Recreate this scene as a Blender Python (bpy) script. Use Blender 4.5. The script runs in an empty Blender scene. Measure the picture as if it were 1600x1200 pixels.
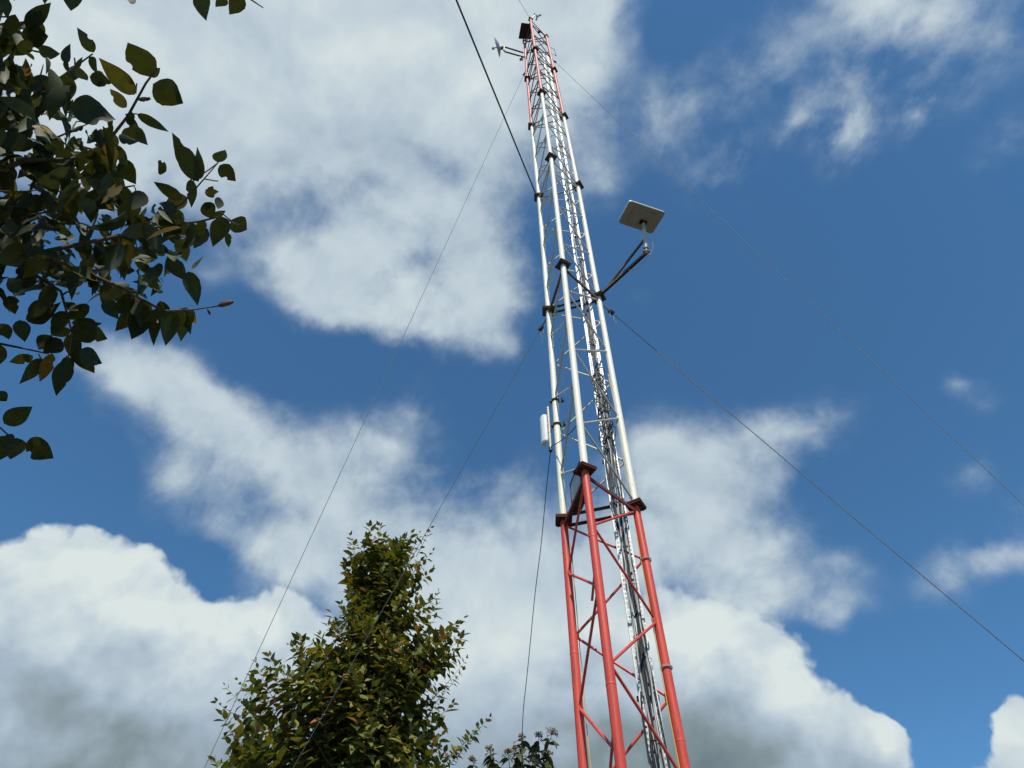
import bpy, math, random
import numpy as np
from mathutils import Vector, Matrix
R = math.radians
random.seed(11)
scene = bpy.context.scene
COL = scene.collection

# ------------------------------------------------------------------ camera
CAM = Vector((0.5138, -4.2297, 1.65))
FW = Vector((-0.17025, 0.60166, 0.78039)); RT = Vector((0.96087, 0.27697, -0.00391)); UP = Vector((0.21850, -0.74919, 0.62528))
F_PX = 1100.0
cam = bpy.data.cameras.new("camera")
cam.sensor_width = 36.0
cam.lens = F_PX / 1600 * 36.0
cam.clip_start = 0.05
cam.clip_end = 5000
co = bpy.data.objects.new("camera", cam)
COL.objects.link(co)
m = Matrix((RT, UP, -FW)).transposed().to_4x4()
m.translation = CAM
co.matrix_world = m
scene.camera = co

# ------------------------------------------------------------------ light
SUN_EL, SUN_AZ = 55.0, 291.0          # elevation, math angle of the sun's bearing
sdir = Vector((math.cos(R(SUN_AZ)) * math.cos(R(SUN_EL)), math.sin(R(SUN_AZ)) * math.cos(R(SUN_EL)), math.sin(R(SUN_EL))))
sl = bpy.data.lights.new("sun", 'SUN')
sl.energy = 5.0
sl.angle = R(0.53)
sl.color = (1.0, 0.93, 0.78)
so = bpy.data.objects.new("sun", sl)
so.rotation_euler = sdir.to_track_quat('Z', 'Y').to_euler()
so.location = (10, -30, 40)
COL.objects.link(so)
scene.view_settings.view_transform = 'Standard'
scene.view_settings.look = 'None'
scene.view_settings.exposure = 0.0
scene.view_settings.gamma = 1.0


def ray(x, y):
    return (RT * ((x - 800) / F_PX) - UP * ((y - 600) / F_PX) + FW).normalized()


def at(x, y, d):
    return CAM + ray(x, y) * d


def lin(r, g, b):
    f = lambda c: (c / 255 / 12.92) if c <= 10 else ((c / 255 + 0.055) / 1.055) ** 2.4
    return (f(r), f(g), f(b), 1)


# ------------------------------------------------------------------ sky
SKY_STRENGTH = 0.1
world = bpy.data.worlds.new("World")
scene.world = world
world.cycles.sampling_method = 'MANUAL'
world.cycles.sample_map_resolution = 512
scene.cycles.use_adaptive_sampling = True
scene.cycles.adaptive_threshold = 0.015
scene.cycles.adaptive_min_samples = 12
world.use_nodes = True
nt = world.node_tree
nt.nodes.clear()
N = nt.nodes.new
LK = nt.links.new
geo = N('ShaderNodeTexCoord')
nish = N('ShaderNodeTexSky')
nish.sky_type = 'NISHITA'
nish.sun_disc = False
nish.sun_elevation = R(SUN_EL)
nish.sun_rotation = R(90 - SUN_AZ)
nish.altitude = 1700
nish.air_density = 1.0
nish.dust_density = 0.25
nish.ozone_density = 2.2


def vmath(op, a, b):
    n = N('ShaderNodeVectorMath')
    n.operation = op
    for i, v in enumerate((a, b)):
        if hasattr(v, 'links'):
            LK(v, n.inputs[i])
        else:
            n.inputs[i].default_value = v
    return n.outputs[0]


def fmath(op, a, b=0.0, c=0.0, clamp=False):
    n = N('ShaderNodeMath')
    n.operation = op
    n.use_clamp = clamp
    for i, v in enumerate((a, b, c)):
        if hasattr(v, 'links'):
            LK(v, n.inputs[i])
        else:
            n.inputs[i].default_value = v
    return n.outputs[0]


def noise(vec, scale, detail, rough=0.55, color=False, dist=0.0, lac=2.0):
    n = N('ShaderNodeTexNoise')
    n.inputs['Scale'].default_value = scale
    n.inputs['Detail'].default_value = detail
    n.inputs['Roughness'].default_value = rough
    n.inputs['Lacunarity'].default_value = lac
    n.inputs['Distortion'].default_value = dist
    LK(vec, n.inputs['Vector'])
    return n.outputs['Color' if color else 'Fac']


def smooth(v, lo, hi, o0=0.0, o1=1.0):
    n = N('ShaderNodeMapRange')
    n.interpolation_type = 'SMOOTHSTEP'
    LK(v, n.inputs[0])
    n.inputs[1].default_value = lo
    n.inputs[2].default_value = hi
    n.inputs[3].default_value = o0
    n.inputs[4].default_value = o1
    return n.outputs[0]


def mixc(f, a, b):
    n = N('ShaderNodeMix')
    n.data_type = 'RGBA'
    for s, v in ((n.inputs[0], f), (n.inputs[6], a), (n.inputs[7], b)):
        if hasattr(v, 'links'):
            LK(v, s)
        else:
            s.default_value = v
    return n.outputs[2]


D0 = geo.outputs['Generated']
# the air between the clouds billows: bend the directions a little before placing the cloud masses
w1 = vmath('SUBTRACT', noise(D0, 5.0, 2, 0.55, True), (0.5, 0.5, 0.5))
w2 = vmath('SUBTRACT', noise(D0, 11.0, 4, 0.6, True), (0.5, 0.5, 0.5))
DW = vmath('ADD', D0, vmath('ADD', vmath('MULTIPLY', w1, (0.035, 0.035, 0.035)), vmath('MULTIPLY', w2, (0.05, 0.05, 0.05))))


def blobs(vec, lst, start=0.0):
    """sum of soft ellipsoids fixed to directions of the sky: (x, y, rx, ry, tilt, weight)"""
    acc = start
    for (x, y, rx, ry, tilt, wgt) in lst:
        v = Vector(((x - 800) / F_PX, -(y - 600) / F_PX, 1.0))
        k = 1.0 / v.length
        c = (RT * v.x + UP * v.y + FW) * k
        zc = c
        ct, st = math.cos(R(tilt)), math.sin(R(tilt))
        xa = RT * ct - UP * st
        xa = (xa - zc * xa.dot(zc)).normalized()
        ya = zc.cross(xa)
        rot = Matrix((xa, ya, zc)).transposed()
        mp = N('ShaderNodeMapping')
        mp.vector_type = 'TEXTURE'
        mp.inputs['Location'].default_value = c
        mp.inputs['Rotation'].default_value = rot.to_euler()
        sx, sy = rx / F_PX * k, ry / F_PX * k
        mp.inputs['Scale'].default_value = (sx, sy, max(sx, sy))
        LK(vec, mp.inputs['Vector'])
        g = N('ShaderNodeTexGradient')
        g.gradient_type = 'QUADRATIC_SPHERE'
        LK(mp.outputs[0], g.inputs[0])
        acc = fmath('MULTIPLY_ADD', g.outputs['Fac'], wgt, acc)
    return acc


THICK = [
    # high bright cloud, upper left to the mast
    (180, 60, 420, 300, 0, 1.4), (480, 60, 420, 260, 0, 1.4), (760, 40, 330, 260, 0, 1.2), (925, 20, 140, 260, 10, 0.65),
    (330, 190, 340, 170, 0, 0.95), (610, 150, 320, 170, -10, 0.95), (800, 140, 200, 160, 0, 0.6), (150, 260, 260, 160, 0, 0.6),
    (440, 260, 190, 100, 0, 0.45), (620, 250, 200, 100, 0, 0.35), (890, 200, 130, 190, 0, 0.36), (780, 230, 130, 110, 0, 0.25),
    # middle cloud
    (560, 380, 220, 160, -15, 0.85), (700, 330, 260, 190, 10, 0.7), (640, 470, 250, 120, 12, 0.9), (770, 470, 140, 140, 20, 0.75),
    (500, 450, 130, 110, 0, 0.55), (790, 550, 90, 70, 40, 0.4), (930, 280, 90, 110, 0, 0.42), (650, 585, 150, 60, 0, 0.24),
    (360, 330, 180, 120, 20, 0.4), (330, 420, 110, 60, 0, 0.2), (520, 490, 140, 90, 10, 0.65), (660, 520, 170, 70, 5, 0.5), (450, 400, 90, 90, 0, 0.35), (740, 400, 160, 140, 0, 0.4),
    # diagonal band below it, left
    (230, 590, 190, 100, 20, 0.75), (330, 660, 230, 140, 30, 0.9), (470, 740, 240, 150, 25, 0.85), (600, 690, 200, 120, -10, 0.65),
    (650, 830, 260, 150, 15, 0.8), (500, 870, 230, 140, 20, 0.75), (790, 760, 160, 130, 0, 0.5), (850, 880, 260, 170, 0, 0.75),
    (700, 930, 260, 150, 0, 0.7), (640, 640, 90, 60, 0, 0.3), (270, 760, 160, 100, 30, 0.55), (400, 850, 150, 90, 30, 0.4),
    # low clouds, middle
    (730, 1030, 360, 200, 0, 1.2), (900, 1120, 460, 260, 0, 1.9), (980, 880, 170, 130, 0, 0.7), (620, 1180, 260, 160, 0, 1.5),
    # right of the mast
    (1060, 780, 210, 220, 0, 0.85), (1170, 850, 190, 200, 10, 0.80), (1120, 700, 200, 110, -10, 0.5), (1250, 670, 160, 80, -10, 0.66),
    (1010, 700, 120, 120, 0, 0.4), (1190, 950, 160, 100, 0, 0.55), (1290, 970, 120, 60, 0, 0.34), (1310, 880, 90, 60, 0, 0.2), (1230, 750, 150, 80, 0, 0.3),
    # torn wisps, top right
    (1370, 10, 230, 170, 0, 1.00), (1490, 20, 150, 110, 0, 0.31), (1325, 195, 85, 140, 10, 0.72), (1245, 190, 60, 110, 25, 0.42),
    (1085, 170, 190, 220, 0, 0.37), (1120, 285, 120, 100, 0, 0.34), (1210, 110, 170, 130, 0, 0.24), (1430, 170, 65, 110, 10, 0.41),
    (1165, 240, 60, 90, 10, 0.31), (1570, 70, 160, 120, 0, 0.30), (1590, 210, 160, 80, -20, 0.34), (1500, 140, 130, 150, 0, 0.20), (1030, 160, 80, 140, 0, 0.20),
    # right edge wisps
    (1560, 868, 190, 70, -10, 0.58), (1510, 735, 95, 65, -30, 0.39), (1590, 780, 110, 80, 0, 0.34), (1490, 915, 90, 100, 0, 0.29),
    (1550, 640, 80, 60, 0, 0.26), (985, 475, 90, 46, 0, 0.29), (1345, 930, 140, 80, 0, 0.23), (1330, 880, 80, 60, 0, 0.20), (1500, 610, 70, 40, 0, 0.23),
    # clear holes
    (290, 868, 110, 60, 15, -0.8), (460, 890, 120, 90, 0, 0.6), (60, 740, 230, 110, 0, -0.7), (560, 570, 240, 60, 0, -0.5), (770, 690, 90, 70, 30, -0.35),
    (640, 240, 160, 50, 20, -0.22), (450, 250, 110, 60, 20, -0.12), (1270, 1000, 130, 60, 50, -0.35), (1400, 1060, 130, 130, 0, -0.6), (880, 560, 200, 160, 0, -0.5),
    (1050, 60, 110, 150, 0, -0.25), (430, 560, 140, 90, 0, -0.4),
]
CUMULUS = [
    (80, 955, 260, 170, 0, 1.3), (165, 915, 180, 120, 0, 1.0), (310, 1010, 280, 140, 10, 1.3), (430, 1010, 200, 120, 10, 0.8),
    (60, 1090, 420, 240, 0, 1.6), (380, 1130, 420, 200, 0, 1.6),
    (1030, 1020, 250, 150, 0, 1.2), (1120, 1040, 170, 130, 0, 1.4), (1190, 1110, 150, 160, 0, 1.5), (1265, 1185, 140, 140, 0, 1.4), (1385, 1185, 75, 85, 0, 1.3),
    (950, 1130, 260, 200, 0, 1.2), (1110, 1210, 240, 150, 0, 1.6),
    (1605, 1165, 60, 90, 0, 1.0), (1580, 1225, 110, 60, 0, 0.9),
]
dens = blobs(DW, THICK)
dcum = blobs(DW, CUMULUS)
fb = noise(D0, 4.6, 8, 0.60, False, 0.25)
fb2 = noise(D0, 15.0, 7, 0.60, False, 0.2)
wisp = N('ShaderNodeMapping')
wisp.vector_type = 'TEXTURE'
wa = (UP * 0.93 + RT * 0.34).normalized()
wisp.inputs['Rotation'].default_value = Matrix((FW.cross(wa).normalized(), wa, wa.cross(FW.cross(wa)).normalized() * -1)).transposed().to_euler()
wisp.inputs['Scale'].default_value = (0.5, 1.5, 0.8)
LK(DW, wisp.inputs['Vector'])
fb3 = noise(wisp.outputs[0], 6.5, 6, 0.6, False, 0.3)
streak = fmath('MULTIPLY', fmath('SUBTRACT', fb3, 0.5), blobs(D0, [(1330, 200, 700, 520, 0, 1.6), (1560, 800, 260, 320, 0, 1.2)]))
detail = fmath('ADD', fmath('MULTIPLY', fmath('SUBTRACT', fb, 0.5), 1.25), fmath('MULTIPLY', fmath('SUBTRACT', fb2, 0.5), 0.78))
d_tot = fmath('ADD', dens, fmath('MULTIPLY', fmath('ADD', detail, streak), smooth(dens, 0.0, 0.30, 0.05, 1.0)))
thin = smooth(d_tot, 0.04, 0.80)
thin = fmath('MULTIPLY', thin, smooth(dens, 0.05, 0.75, 0.60, 0.99))


def worley(vec, scale, detail, rough):
    n = N('ShaderNodeTexVoronoi')
    n.feature = 'F1'
    n.normalize = True
    n.inputs['Scale'].default_value = scale
    n.inputs['Detail'].default_value = detail
    n.inputs['Roughness'].default_value = rough
    LK(vec, n.inputs['Vector'])
    return n.outputs['Distance']


w3 = vmath('SUBTRACT', noise(D0, 20.0, 3, 0.6, True), (0.5, 0.5, 0.5))
DV = vmath('ADD', D0, vmath('MULTIPLY', w3, (0.03, 0.03, 0.03)))
puff = worley(DV, 8.5, 3.0, 0.55)
c_tot = fmath('ADD', dcum, fmath('MULTIPLY', smooth(dcum, 0.0, 0.15), fmath('ADD', fmath('MULTIPLY', fmath('SUBTRACT', 0.36, puff), 1.9), fmath('MULTIPLY', detail, 0.35))))
cum = smooth(c_tot, 0.18, 0.40)
cover = fmath('SUBTRACT', fmath('ADD', thin, cum), fmath('MULTIPLY', thin, cum), clamp=True)
# sunlight across the billows
LS = tuple(Vector(sdir) * 0.035)
fo = noise(vmath('ADD', D0, LS), 4.6, 5, 0.56, False, 0.25)
fo2 = noise(D0, 4.6, 5, 0.56, False, 0.25)
relief = fmath('MULTIPLY', fmath('SUBTRACT', fo2, fo), 0.75)
puff2 = worley(vmath('ADD', DV, tuple(Vector(sdir) * 0.03)), 8.5, 3.0, 0.55)
crel = fmath('MULTIPLY', fmath('MULTIPLY', fmath('SUBTRACT', puff2, puff), 1.0), smooth(dcum, 0.1, 0.5))

LIGHT = [
    # bright crowns
    (520, 70, 480, 210, 0, 0.12), (150, 880, 260, 120, 0, 0.26), (330, 985, 260, 90, 0, 0.24), (90, 1010, 90, 60, 0, 0.16),
    (160, 1060, 90, 45, 0, 0.16), (250, 940, 120, 50, 0, 0.10),
    (1060, 1000, 230, 100, 0, 0.24), (1250, 1090, 100, 130, 35, 0.34), (1390, 1160, 80, 80, 0, 0.34), (780, 1010, 260, 100, 0, 0.16),
    (1590, 1150, 100, 100, 0, 0.25), (1370, 20, 150, 90, 0, 0.12), (640, 430, 300, 170, 0, 0.08), (1290, 1150, 90, 90, 0, 0.16), (1200, 1040, 90, 70, 0, 0.12),
    # grey flats and undersides
    (160, 1240, 640, 300, 0, -0.62), (100, 1090, 240, 90, 0, -0.16), (450, 1230, 350, 180, 0, -0.26), (760, 1220, 440, 190, 0, -0.46),
    (1110, 1200, 380, 230, 0, -0.62), (1210, 1190, 190, 120, 0, -0.22), (960, 1160, 250, 120, 0, -0.26), (1000, 900, 240, 120, 0, -0.06), (180, 1130, 160, 60, 0, -0.18),
    (440, 250, 220, 110, 0, -0.20), (650, 250, 240, 120, 0, -0.22), (860, 230, 200, 140, 0, -0.20), (560, 720, 260, 130, 0, -0.10),
    (1140, 780, 220, 170, 0, -0.06), (1100, 200, 260, 200, 0, -0.14), (760, 520, 140, 90, 0, -0.10), (540, 330, 160, 90, 0, -0.06), (720, 380, 120, 80, 0, -0.06),
    (1130, 1090, 120, 90, 0, -0.15),
]
shade = blobs(DW, LIGHT, 0.80)
shade = fmath('ADD', shade, fmath('ADD', relief, crel))
shade = fmath('ADD', shade, fmath('MULTIPLY', fmath('SUBTRACT', fb2, 0.5), 0.12))
shade = fmath('ADD', shade, fmath('MULTIPLY', fmath('SUBTRACT', fb, 0.5), 0.18), clamp=True)
ramp = N('ShaderNodeValToRGB')
e = ramp.color_ramp.elements
e[0].position = 0.0
e[0].color = lin(112, 128, 136)
e[1].position = 1.0
e[1].color = lin(219, 229, 228)
for pos, c in ((0.3, (132, 149, 156)), (0.6, (166, 183, 199)), (0.8, (193, 208, 217))):
    q = e.new(pos)
    q.color = lin(*c)
LK(shade, ramp.inputs[0])
cloudc = vmath('SCALE', ramp.outputs[0], (0, 0, 0))
cloudc.node.inputs['Scale'].default_value = 1.0 / SKY_STRENGTH
skyc = vmath('MULTIPLY', nish.outputs[0], (0.82, 1.36, 1.52))
fin = mixc(cover, skyc, cloudc)
bg = N('ShaderNodeBackground')
bg.inputs['Strength'].default_value = SKY_STRENGTH
LK(fin, bg.inputs['Color'])
wo = N('ShaderNodeOutputWorld')
LK(bg.outputs[0], wo.inputs['Surface'])

# ------------------------------------------------------------------ mesh helpers


class MB:
    def __init__(s):
        s.v, s.f = [], []

    def add(s, vs, fs):
        b = len(s.v)
        s.v += [tuple(p) for p in vs]
        s.f += [tuple(i + b for i in f) for f in fs]

    def tube(s, pts, rad, n=8, cap=True):
        pts = [Vector(p) for p in pts]
        k = len(pts)
        rs = rad if hasattr(rad, '__len__') else [rad] * k
        vs, fs = [], []
        prev = None
        for i, p in enumerate(pts):
            a = pts[max(0, i - 1)]
            b = pts[min(k - 1, i + 1)]
            t = (b - a).normalized()
            if prev is None:
                ref = Vector((0, 0, 1)) if abs(t.z) < 0.9 else Vector((1, 0, 0))
                u = t.cross(ref).normalized()
            else:
                u = (prev - t * prev.dot(t)).normalized()
            prev = u
            w = t.cross(u)
            for j in range(n):
                an = 2 * math.pi * j / n
                vs.append(p + (u * math.cos(an) + w * math.sin(an)) * rs[i])
        for i in range(k - 1):
            for j in range(n):
                j2 = (j + 1) % n
                fs.append((i * n + j, i * n + j2, (i + 1) * n + j2, (i + 1) * n + j))
        if cap:
            fs.append(tuple(reversed(range(n))))
            fs.append(tuple((k - 1) * n + j for j in range(n)))
        s.add(vs, fs)

    def box(s, c, ax, ay, az, hx, hy, hz):
        c = Vector(c)
        vs = [c + ax * (sx * hx) + ay * (sy * hy) + az * (sz * hz) for sz in (-1, 1) for sy in (-1, 1) for sx in (-1, 1)]
        s.add(vs, [(0, 2, 3, 1), (4, 5, 7, 6), (0, 1, 5, 4), (2, 6, 7, 3), (0, 4, 6, 2), (1, 3, 7, 5)])

    def bar(s, a, b, w, h, up=Vector((0, 0, 1))):
        a, b = Vector(a), Vector(b)
        t = (b - a).normalized()
        u = t.cross(up).normalized()
        v = u.cross(t)
        s.box((a + b) / 2, t, u, v, (b - a).length / 2, w / 2, h / 2)

    def angle_iron(s, a, b, w, t=0.005, out=None):
        """L profile from a to b, one leg flat, the other upright"""
        a, b = Vector(a), Vector(b)
        d = (b - a).normalized()
        u = d.cross(Vector((0, 0, 1))).normalized()
        if out is not None and u.dot(out) < 0:
            u = -u
        z = Vector((0, 0, 1))
        L = (b - a).length / 2
        mid = (a + b) / 2
        s.box(mid, d, u, z, L, w / 2, t / 2)
        s.box(mid + u * (w / 2 - t / 2) - z * (w / 2 + 0.001), d, u, z, L, t / 2, w / 2 - t / 2)

    def ball(s, c, r, seg=8, ring=6, sz=1.0):
        c = Vector(c)
        vs = [c + Vector((0, 0, r * sz))]
        for i in range(1, ring):
            th = math.pi * i / ring
            for j in range(seg):
                ph = 2 * math.pi * j / seg
                vs.append(c + Vector((r * math.sin(th) * math.cos(ph), r * math.sin(th) * math.sin(ph), r * sz * math.cos(th))))
        vs.append(c - Vector((0, 0, r * sz)))
        fs = []
        for j in range(seg):
            fs.append((0, 1 + j, 1 + (j + 1) % seg))
            fs.append((len(vs) - 1, len(vs) - 1 - seg + (j + 1) % seg, len(vs) - 1 - seg + j))
        for i in range(ring - 2):
            for j in range(seg):
                a = 1 + i * seg + j
                b = 1 + i * seg + (j + 1) % seg
                fs.append((a, a + seg, b + seg, b))
        s.add(vs, fs)

    def slab(s, corners, thick, nrm, round_=0.0):
        """flat plate through four corners, optional rounded corners"""
        K = [Vector(c) for c in corners]
        nrm = Vector(nrm).normalized()
        out = []
        for i in range(4):
            p, a, b = K[i], K[i - 1], K[(i + 1) % 4]
            if round_ <= 0:
                out.append(p)
                continue
            da, db = (a - p).normalized() * round_, (b - p).normalized() * round_
            for q in range(6):
                t = q / 5
                out.append((p + da) * (1 - t) ** 2 + p * 2 * t * (1 - t) + (p + db) * t ** 2)
        n = len(out)
        vs = [q + nrm * (thick / 2) for q in out] + [q - nrm * (thick / 2) for q in out]
        fs = [tuple(range(n)), tuple(reversed(range(n, 2 * n)))] + [(i, i + n, (i + 1) % n + n, (i + 1) % n) for i in range(n)]
        s.add(vs, fs)

    def leaf(s, base, d, nrm, L, W, curl=0.15, fold=0.25, seg=4, wav=0.0, twist=0.0):
        d = d.normalized()
        bites = (random.random() < .5, random.uniform(.25, .8), random.uniform(.55, .85)) if seg > 6 and random.random() < .35 else None
        side = d.cross(nrm).normalized()
        n = side.cross(d).normalized()
        vs, fs = [Vector(base)], []
        for i in range(1, seg + 1):
            t = i / (seg + 1)
            hw = W * 0.5 * 2.80 * 1.22 * (t ** 0.68) * (1 - t) ** 1.12
            c = Vector(base) + d * (L * (t - 0.25 * abs(curl) * t * t)) - n * (curl * L * t * t)
            an = twist * t
            sd = side * math.cos(an) + n * math.sin(an)
            nn = n * math.cos(an) - side * math.sin(an)
            h1 = hw * (1 + random.uniform(-wav, wav))
            h2 = hw * (1 + random.uniform(-wav, wav))
            if bites and abs(t - bites[1]) < .06:
                if bites[0]:
                    h1 *= bites[2]
                else:
                    h2 *= bites[2]
            vs += [c + sd * h1 + nn * (fold * h1), c, c - sd * h2 + nn * (fold * h2)]
        vs.append(Vector(base) + d * (L * (1 - 0.25 * abs(curl))) - n * (curl * L))
        T = len(vs) - 1
        fs += [(0, 1, 2), (0, 2, 3)]
        for i in range(seg - 1):
            a = 1 + 3 * i
            fs += [(a, a + 3, a + 4, a + 1), (a + 1, a + 4, a + 5, a + 2)]
        a = 1 + 3 * (seg - 1)
        fs += [(a, T, a + 1), (a + 1, T, a + 2)]
        s.add(vs, fs)


WLOC = {}


def link(name, mb, mat, parent=None, org=None, smooth_=True, label=None, extra=None, sharp=True):
    """one mesh object; vertices are given in world space"""
    nf = len(mb.f)
    if extra:
        mb.add(extra[0].v, extra[0].f)
    if org is None:
        a = np.array(mb.v)
        org = Vector((a.min(0) + a.max(0)) / 2)
    org = Vector(org)
    me = bpy.data.meshes.new(name)
    me.from_pydata([tuple(Vector(p) - org) for p in mb.v], [], mb.f)
    me.update()
    if smooth_:
        me.polygons.foreach_set('use_smooth', [True] * len(me.polygons))
        if sharp:
            me.set_sharp_from_angle(angle=R(38))
    me.materials.append(mat)
    if extra:
        me.materials.append(extra[1])
        me.polygons.foreach_set('material_index', [0] * nf + [1] * (len(mb.f) - nf))
    o = bpy.data.objects.new(name, me)
    COL.objects.link(o)
    pl = Vector((0, 0, 0))
    if parent is not None:
        o.parent = parent
        pl = WLOC[parent.name]
    o.location = org - pl
    WLOC[o.name] = org
    if label:
        o['label'] = label
    return o


def empty(name, loc):
    o = bpy.data.objects.new(name, None)
    o.empty_display_size = 0.1
    o.location = loc
    COL.objects.link(o)
    WLOC[o.name] = Vector(loc)
    return o


def tag(o, label, cat, group=None):
    o['label'] = label
    o['category'] = cat
    if group:
        o['group'] = group
    return o


# ------------------------------------------------------------------ materials


def mat(name, base, rough=0.6, metal=0.0, var=0.12, vscale=6.0, stain=None, stain_at=0.62, stain_w=0.12, stretch=1.0, bump=0.0, spec=0.4):
    mt = bpy.data.materials.new(name)
    mt.use_nodes = True
    t = mt.node_tree
    b = t.nodes['Principled BSDF']
    b.inputs['Roughness'].default_value = rough
    b.inputs['Metallic'].default_value = metal
    b.inputs['Specular IOR Level'].default_value = spec
    g = t.nodes.new('ShaderNodeNewGeometry')
    mp = t.nodes.new('ShaderNodeMapping')
    mp.inputs['Scale'].default_value = (1, 1, stretch)
    t.links.new(g.outputs['Position'], mp.inputs['Vector'])
    n = t.nodes.new('ShaderNodeTexNoise')
    n.inputs['Scale'].default_value = vscale
    n.inputs['Detail'].default_value = 6
    n.inputs['Roughness'].default_value = 0.65
    t.links.new(mp.outputs[0], n.inputs['Vector'])
    cr = t.nodes.new('ShaderNodeValToRGB')
    cr.color_ramp.elements[0].position = 0.3
    cr.color_ramp.elements[1].position = 0.7
    cr.color_ramp.elements[0].color = tuple(c * (1 - var) for c in base) + (1,)
    cr.color_ramp.elements[1].color = tuple(min(1, c * (1 + var)) for c in base) + (1,)
    t.links.new(n.outputs['Fac'], cr.inputs[0])
    col = cr.outputs[0]
    if stain:
        n2 = t.nodes.new('ShaderNodeTexNoise')
        n2.inputs['Scale'].default_value = vscale * 2.3
        n2.inputs['Detail'].default_value = 8
        n2.inputs['Roughness'].default_value = 0.7
        t.links.new(mp.outputs[0], n2.inputs['Vector'])
        mr = t.nodes.new('ShaderNodeMapRange')
        mr.inputs[1].default_value = stain_at
        mr.inputs[2].default_value = stain_at + stain_w
        t.links.new(n2.outputs['Fac'], mr.inputs[0])
        mx = t.nodes.new('ShaderNodeMix')
        mx.data_type = 'RGBA'
        t.links.new(mr.outputs[0], mx.inputs[0])
        t.links.new(col, mx.inputs[6])
        mx.inputs[7].default_value = tuple(stain) + (1,)
        col = mx.outputs[2]
    t.links.new(col, b.inputs['Base Color'])
    if bump:
        bp = t.nodes.new('ShaderNodeBump')
        bp.inputs['Strength'].default_value = bump
        bp.inputs['Distance'].default_value = 0.01
        t.links.new(n.outputs['Fac'], bp.inputs['Height'])
        t.links.new(bp.outputs[0], b.inputs['Normal'])
    return mt


def leaf_mat(name, cols, under, trans, rough=0.45):
    """one tint per leaf; paler underside; light passes through"""
    mt = bpy.data.materials.new(name)
    mt.use_nodes = True
    t = mt.node_tree
    t.nodes.clear()
    g = t.nodes.new('ShaderNodeNewGeometry')
    cr = t.nodes.new('ShaderNodeValToRGB')
    el = cr.color_ramp.elements
    while len(el) > 2:
        el.remove(el[-1])
    el[0].position, el[1].position = cols[0][0], cols[-1][0]
    el[0].color, el[1].color = tuple(cols[0][1]) + (1,), tuple(cols[-1][1]) + (1,)
    for p, c in cols[1:-1]:
        q = el.new(p)
        q.color = tuple(c) + (1,)
    t.links.new(g.outputs['Random Per Island'], cr.inputs[0])
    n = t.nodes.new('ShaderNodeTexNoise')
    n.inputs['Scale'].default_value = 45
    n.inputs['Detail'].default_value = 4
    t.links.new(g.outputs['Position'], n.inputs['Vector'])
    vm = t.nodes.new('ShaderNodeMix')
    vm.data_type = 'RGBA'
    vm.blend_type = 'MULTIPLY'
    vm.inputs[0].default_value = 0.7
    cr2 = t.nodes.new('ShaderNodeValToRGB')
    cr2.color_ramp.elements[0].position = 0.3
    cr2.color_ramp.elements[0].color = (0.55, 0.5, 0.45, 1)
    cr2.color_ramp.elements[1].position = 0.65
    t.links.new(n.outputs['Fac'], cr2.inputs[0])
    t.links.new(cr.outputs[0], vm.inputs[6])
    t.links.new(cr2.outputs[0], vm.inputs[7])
    um = t.nodes.new('ShaderNodeMix')
    um.data_type = 'RGBA'
    t.links.new(g.outputs['Backfacing'], um.inputs[0])
    t.links.new(vm.outputs[2], um.inputs[6])
    um2 = t.nodes.new('ShaderNodeMix')
    um2.data_type = 'RGBA'
    um2.inputs[0].default_value = 0.5
    t.links.new(vm.outputs[2], um2.inputs[6])
    um2.inputs[7].default_value = tuple(under) + (1,)
    t.links.new(um2.outputs[2], um.inputs[7])
    p = t.nodes.new('ShaderNodeBsdfPrincipled')
    p.inputs['Roughness'].default_value = rough
    p.inputs['Specular IOR Level'].default_value = 0.25
    t.links.new(um.outputs[2], p.inputs['Base Color'])
    tr = t.nodes.new('ShaderNodeBsdfTranslucent')
    tc = t.nodes.new('ShaderNodeMix')
    tc.data_type = 'RGBA'
    tc.blend_type = 'MULTIPLY'
    tc.inputs[0].default_value = 1.0
    t.links.new(vm.outputs[2], tc.inputs[6])
    tc.inputs[7].default_value = (1.6, 1.5, 0.5, 1)
    t.links.new(tc.outputs[2], tr.inputs['Color'])
    ms = t.nodes.new('ShaderNodeMixShader')
    ms.inputs[0].default_value = trans
    t.links.new(p.outputs[0], ms.inputs[1])
    t.links.new(tr.outputs[0], ms.inputs[2])
    o = t.nodes.new('ShaderNodeOutputMaterial')
    t.links.new(ms.outputs[0], o.inputs[0])
    return mt


M_WHITE = mat('weathered_white_paint', (0.80, 0.755, 0.635), 0.5, 0, 0.07, 26, (0.50, 0.36, 0.18), 0.58, 0.12, 0.05, 0.03)
M_RED = mat('red_paint', (0.61, 0.072, 0.045), 0.48, 0, 0.22, 20, (0.30, 0.05, 0.035), 0.56, 0.10, 0.07, 0.06)
M_PINK = mat('faded_red_paint', (0.60, 0.17, 0.15), 0.55, 0, 0.14, 8, (0.30, 0.07, 0.06), 0.58, 0.2, 0.15, 0.05)
M_ROD = mat('galvanised_rod', (0.50, 0.48, 0.43), 0.55, 0.2, 0.15, 12, (0.25, 0.16, 0.09), 0.6, 0.15, 0.3)
M_PLATE_DK = mat('shaded_grimy_plate', (0.065, 0.052, 0.04), 0.8, 0, 0.3, 20, (0.12, 0.06, 0.03), 0.60, 0.14)  # shade under the plates put into the base colour, brown stains on top
M_PLATE_RED = mat('rusty_shaded_red_plate', (0.075, 0.017, 0.014), 0.75, 0, 0.25, 20, (0.14, 0.05, 0.03), 0.56, 0.14)  # red plate darkened for its shaded underside, rust spots over it
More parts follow.
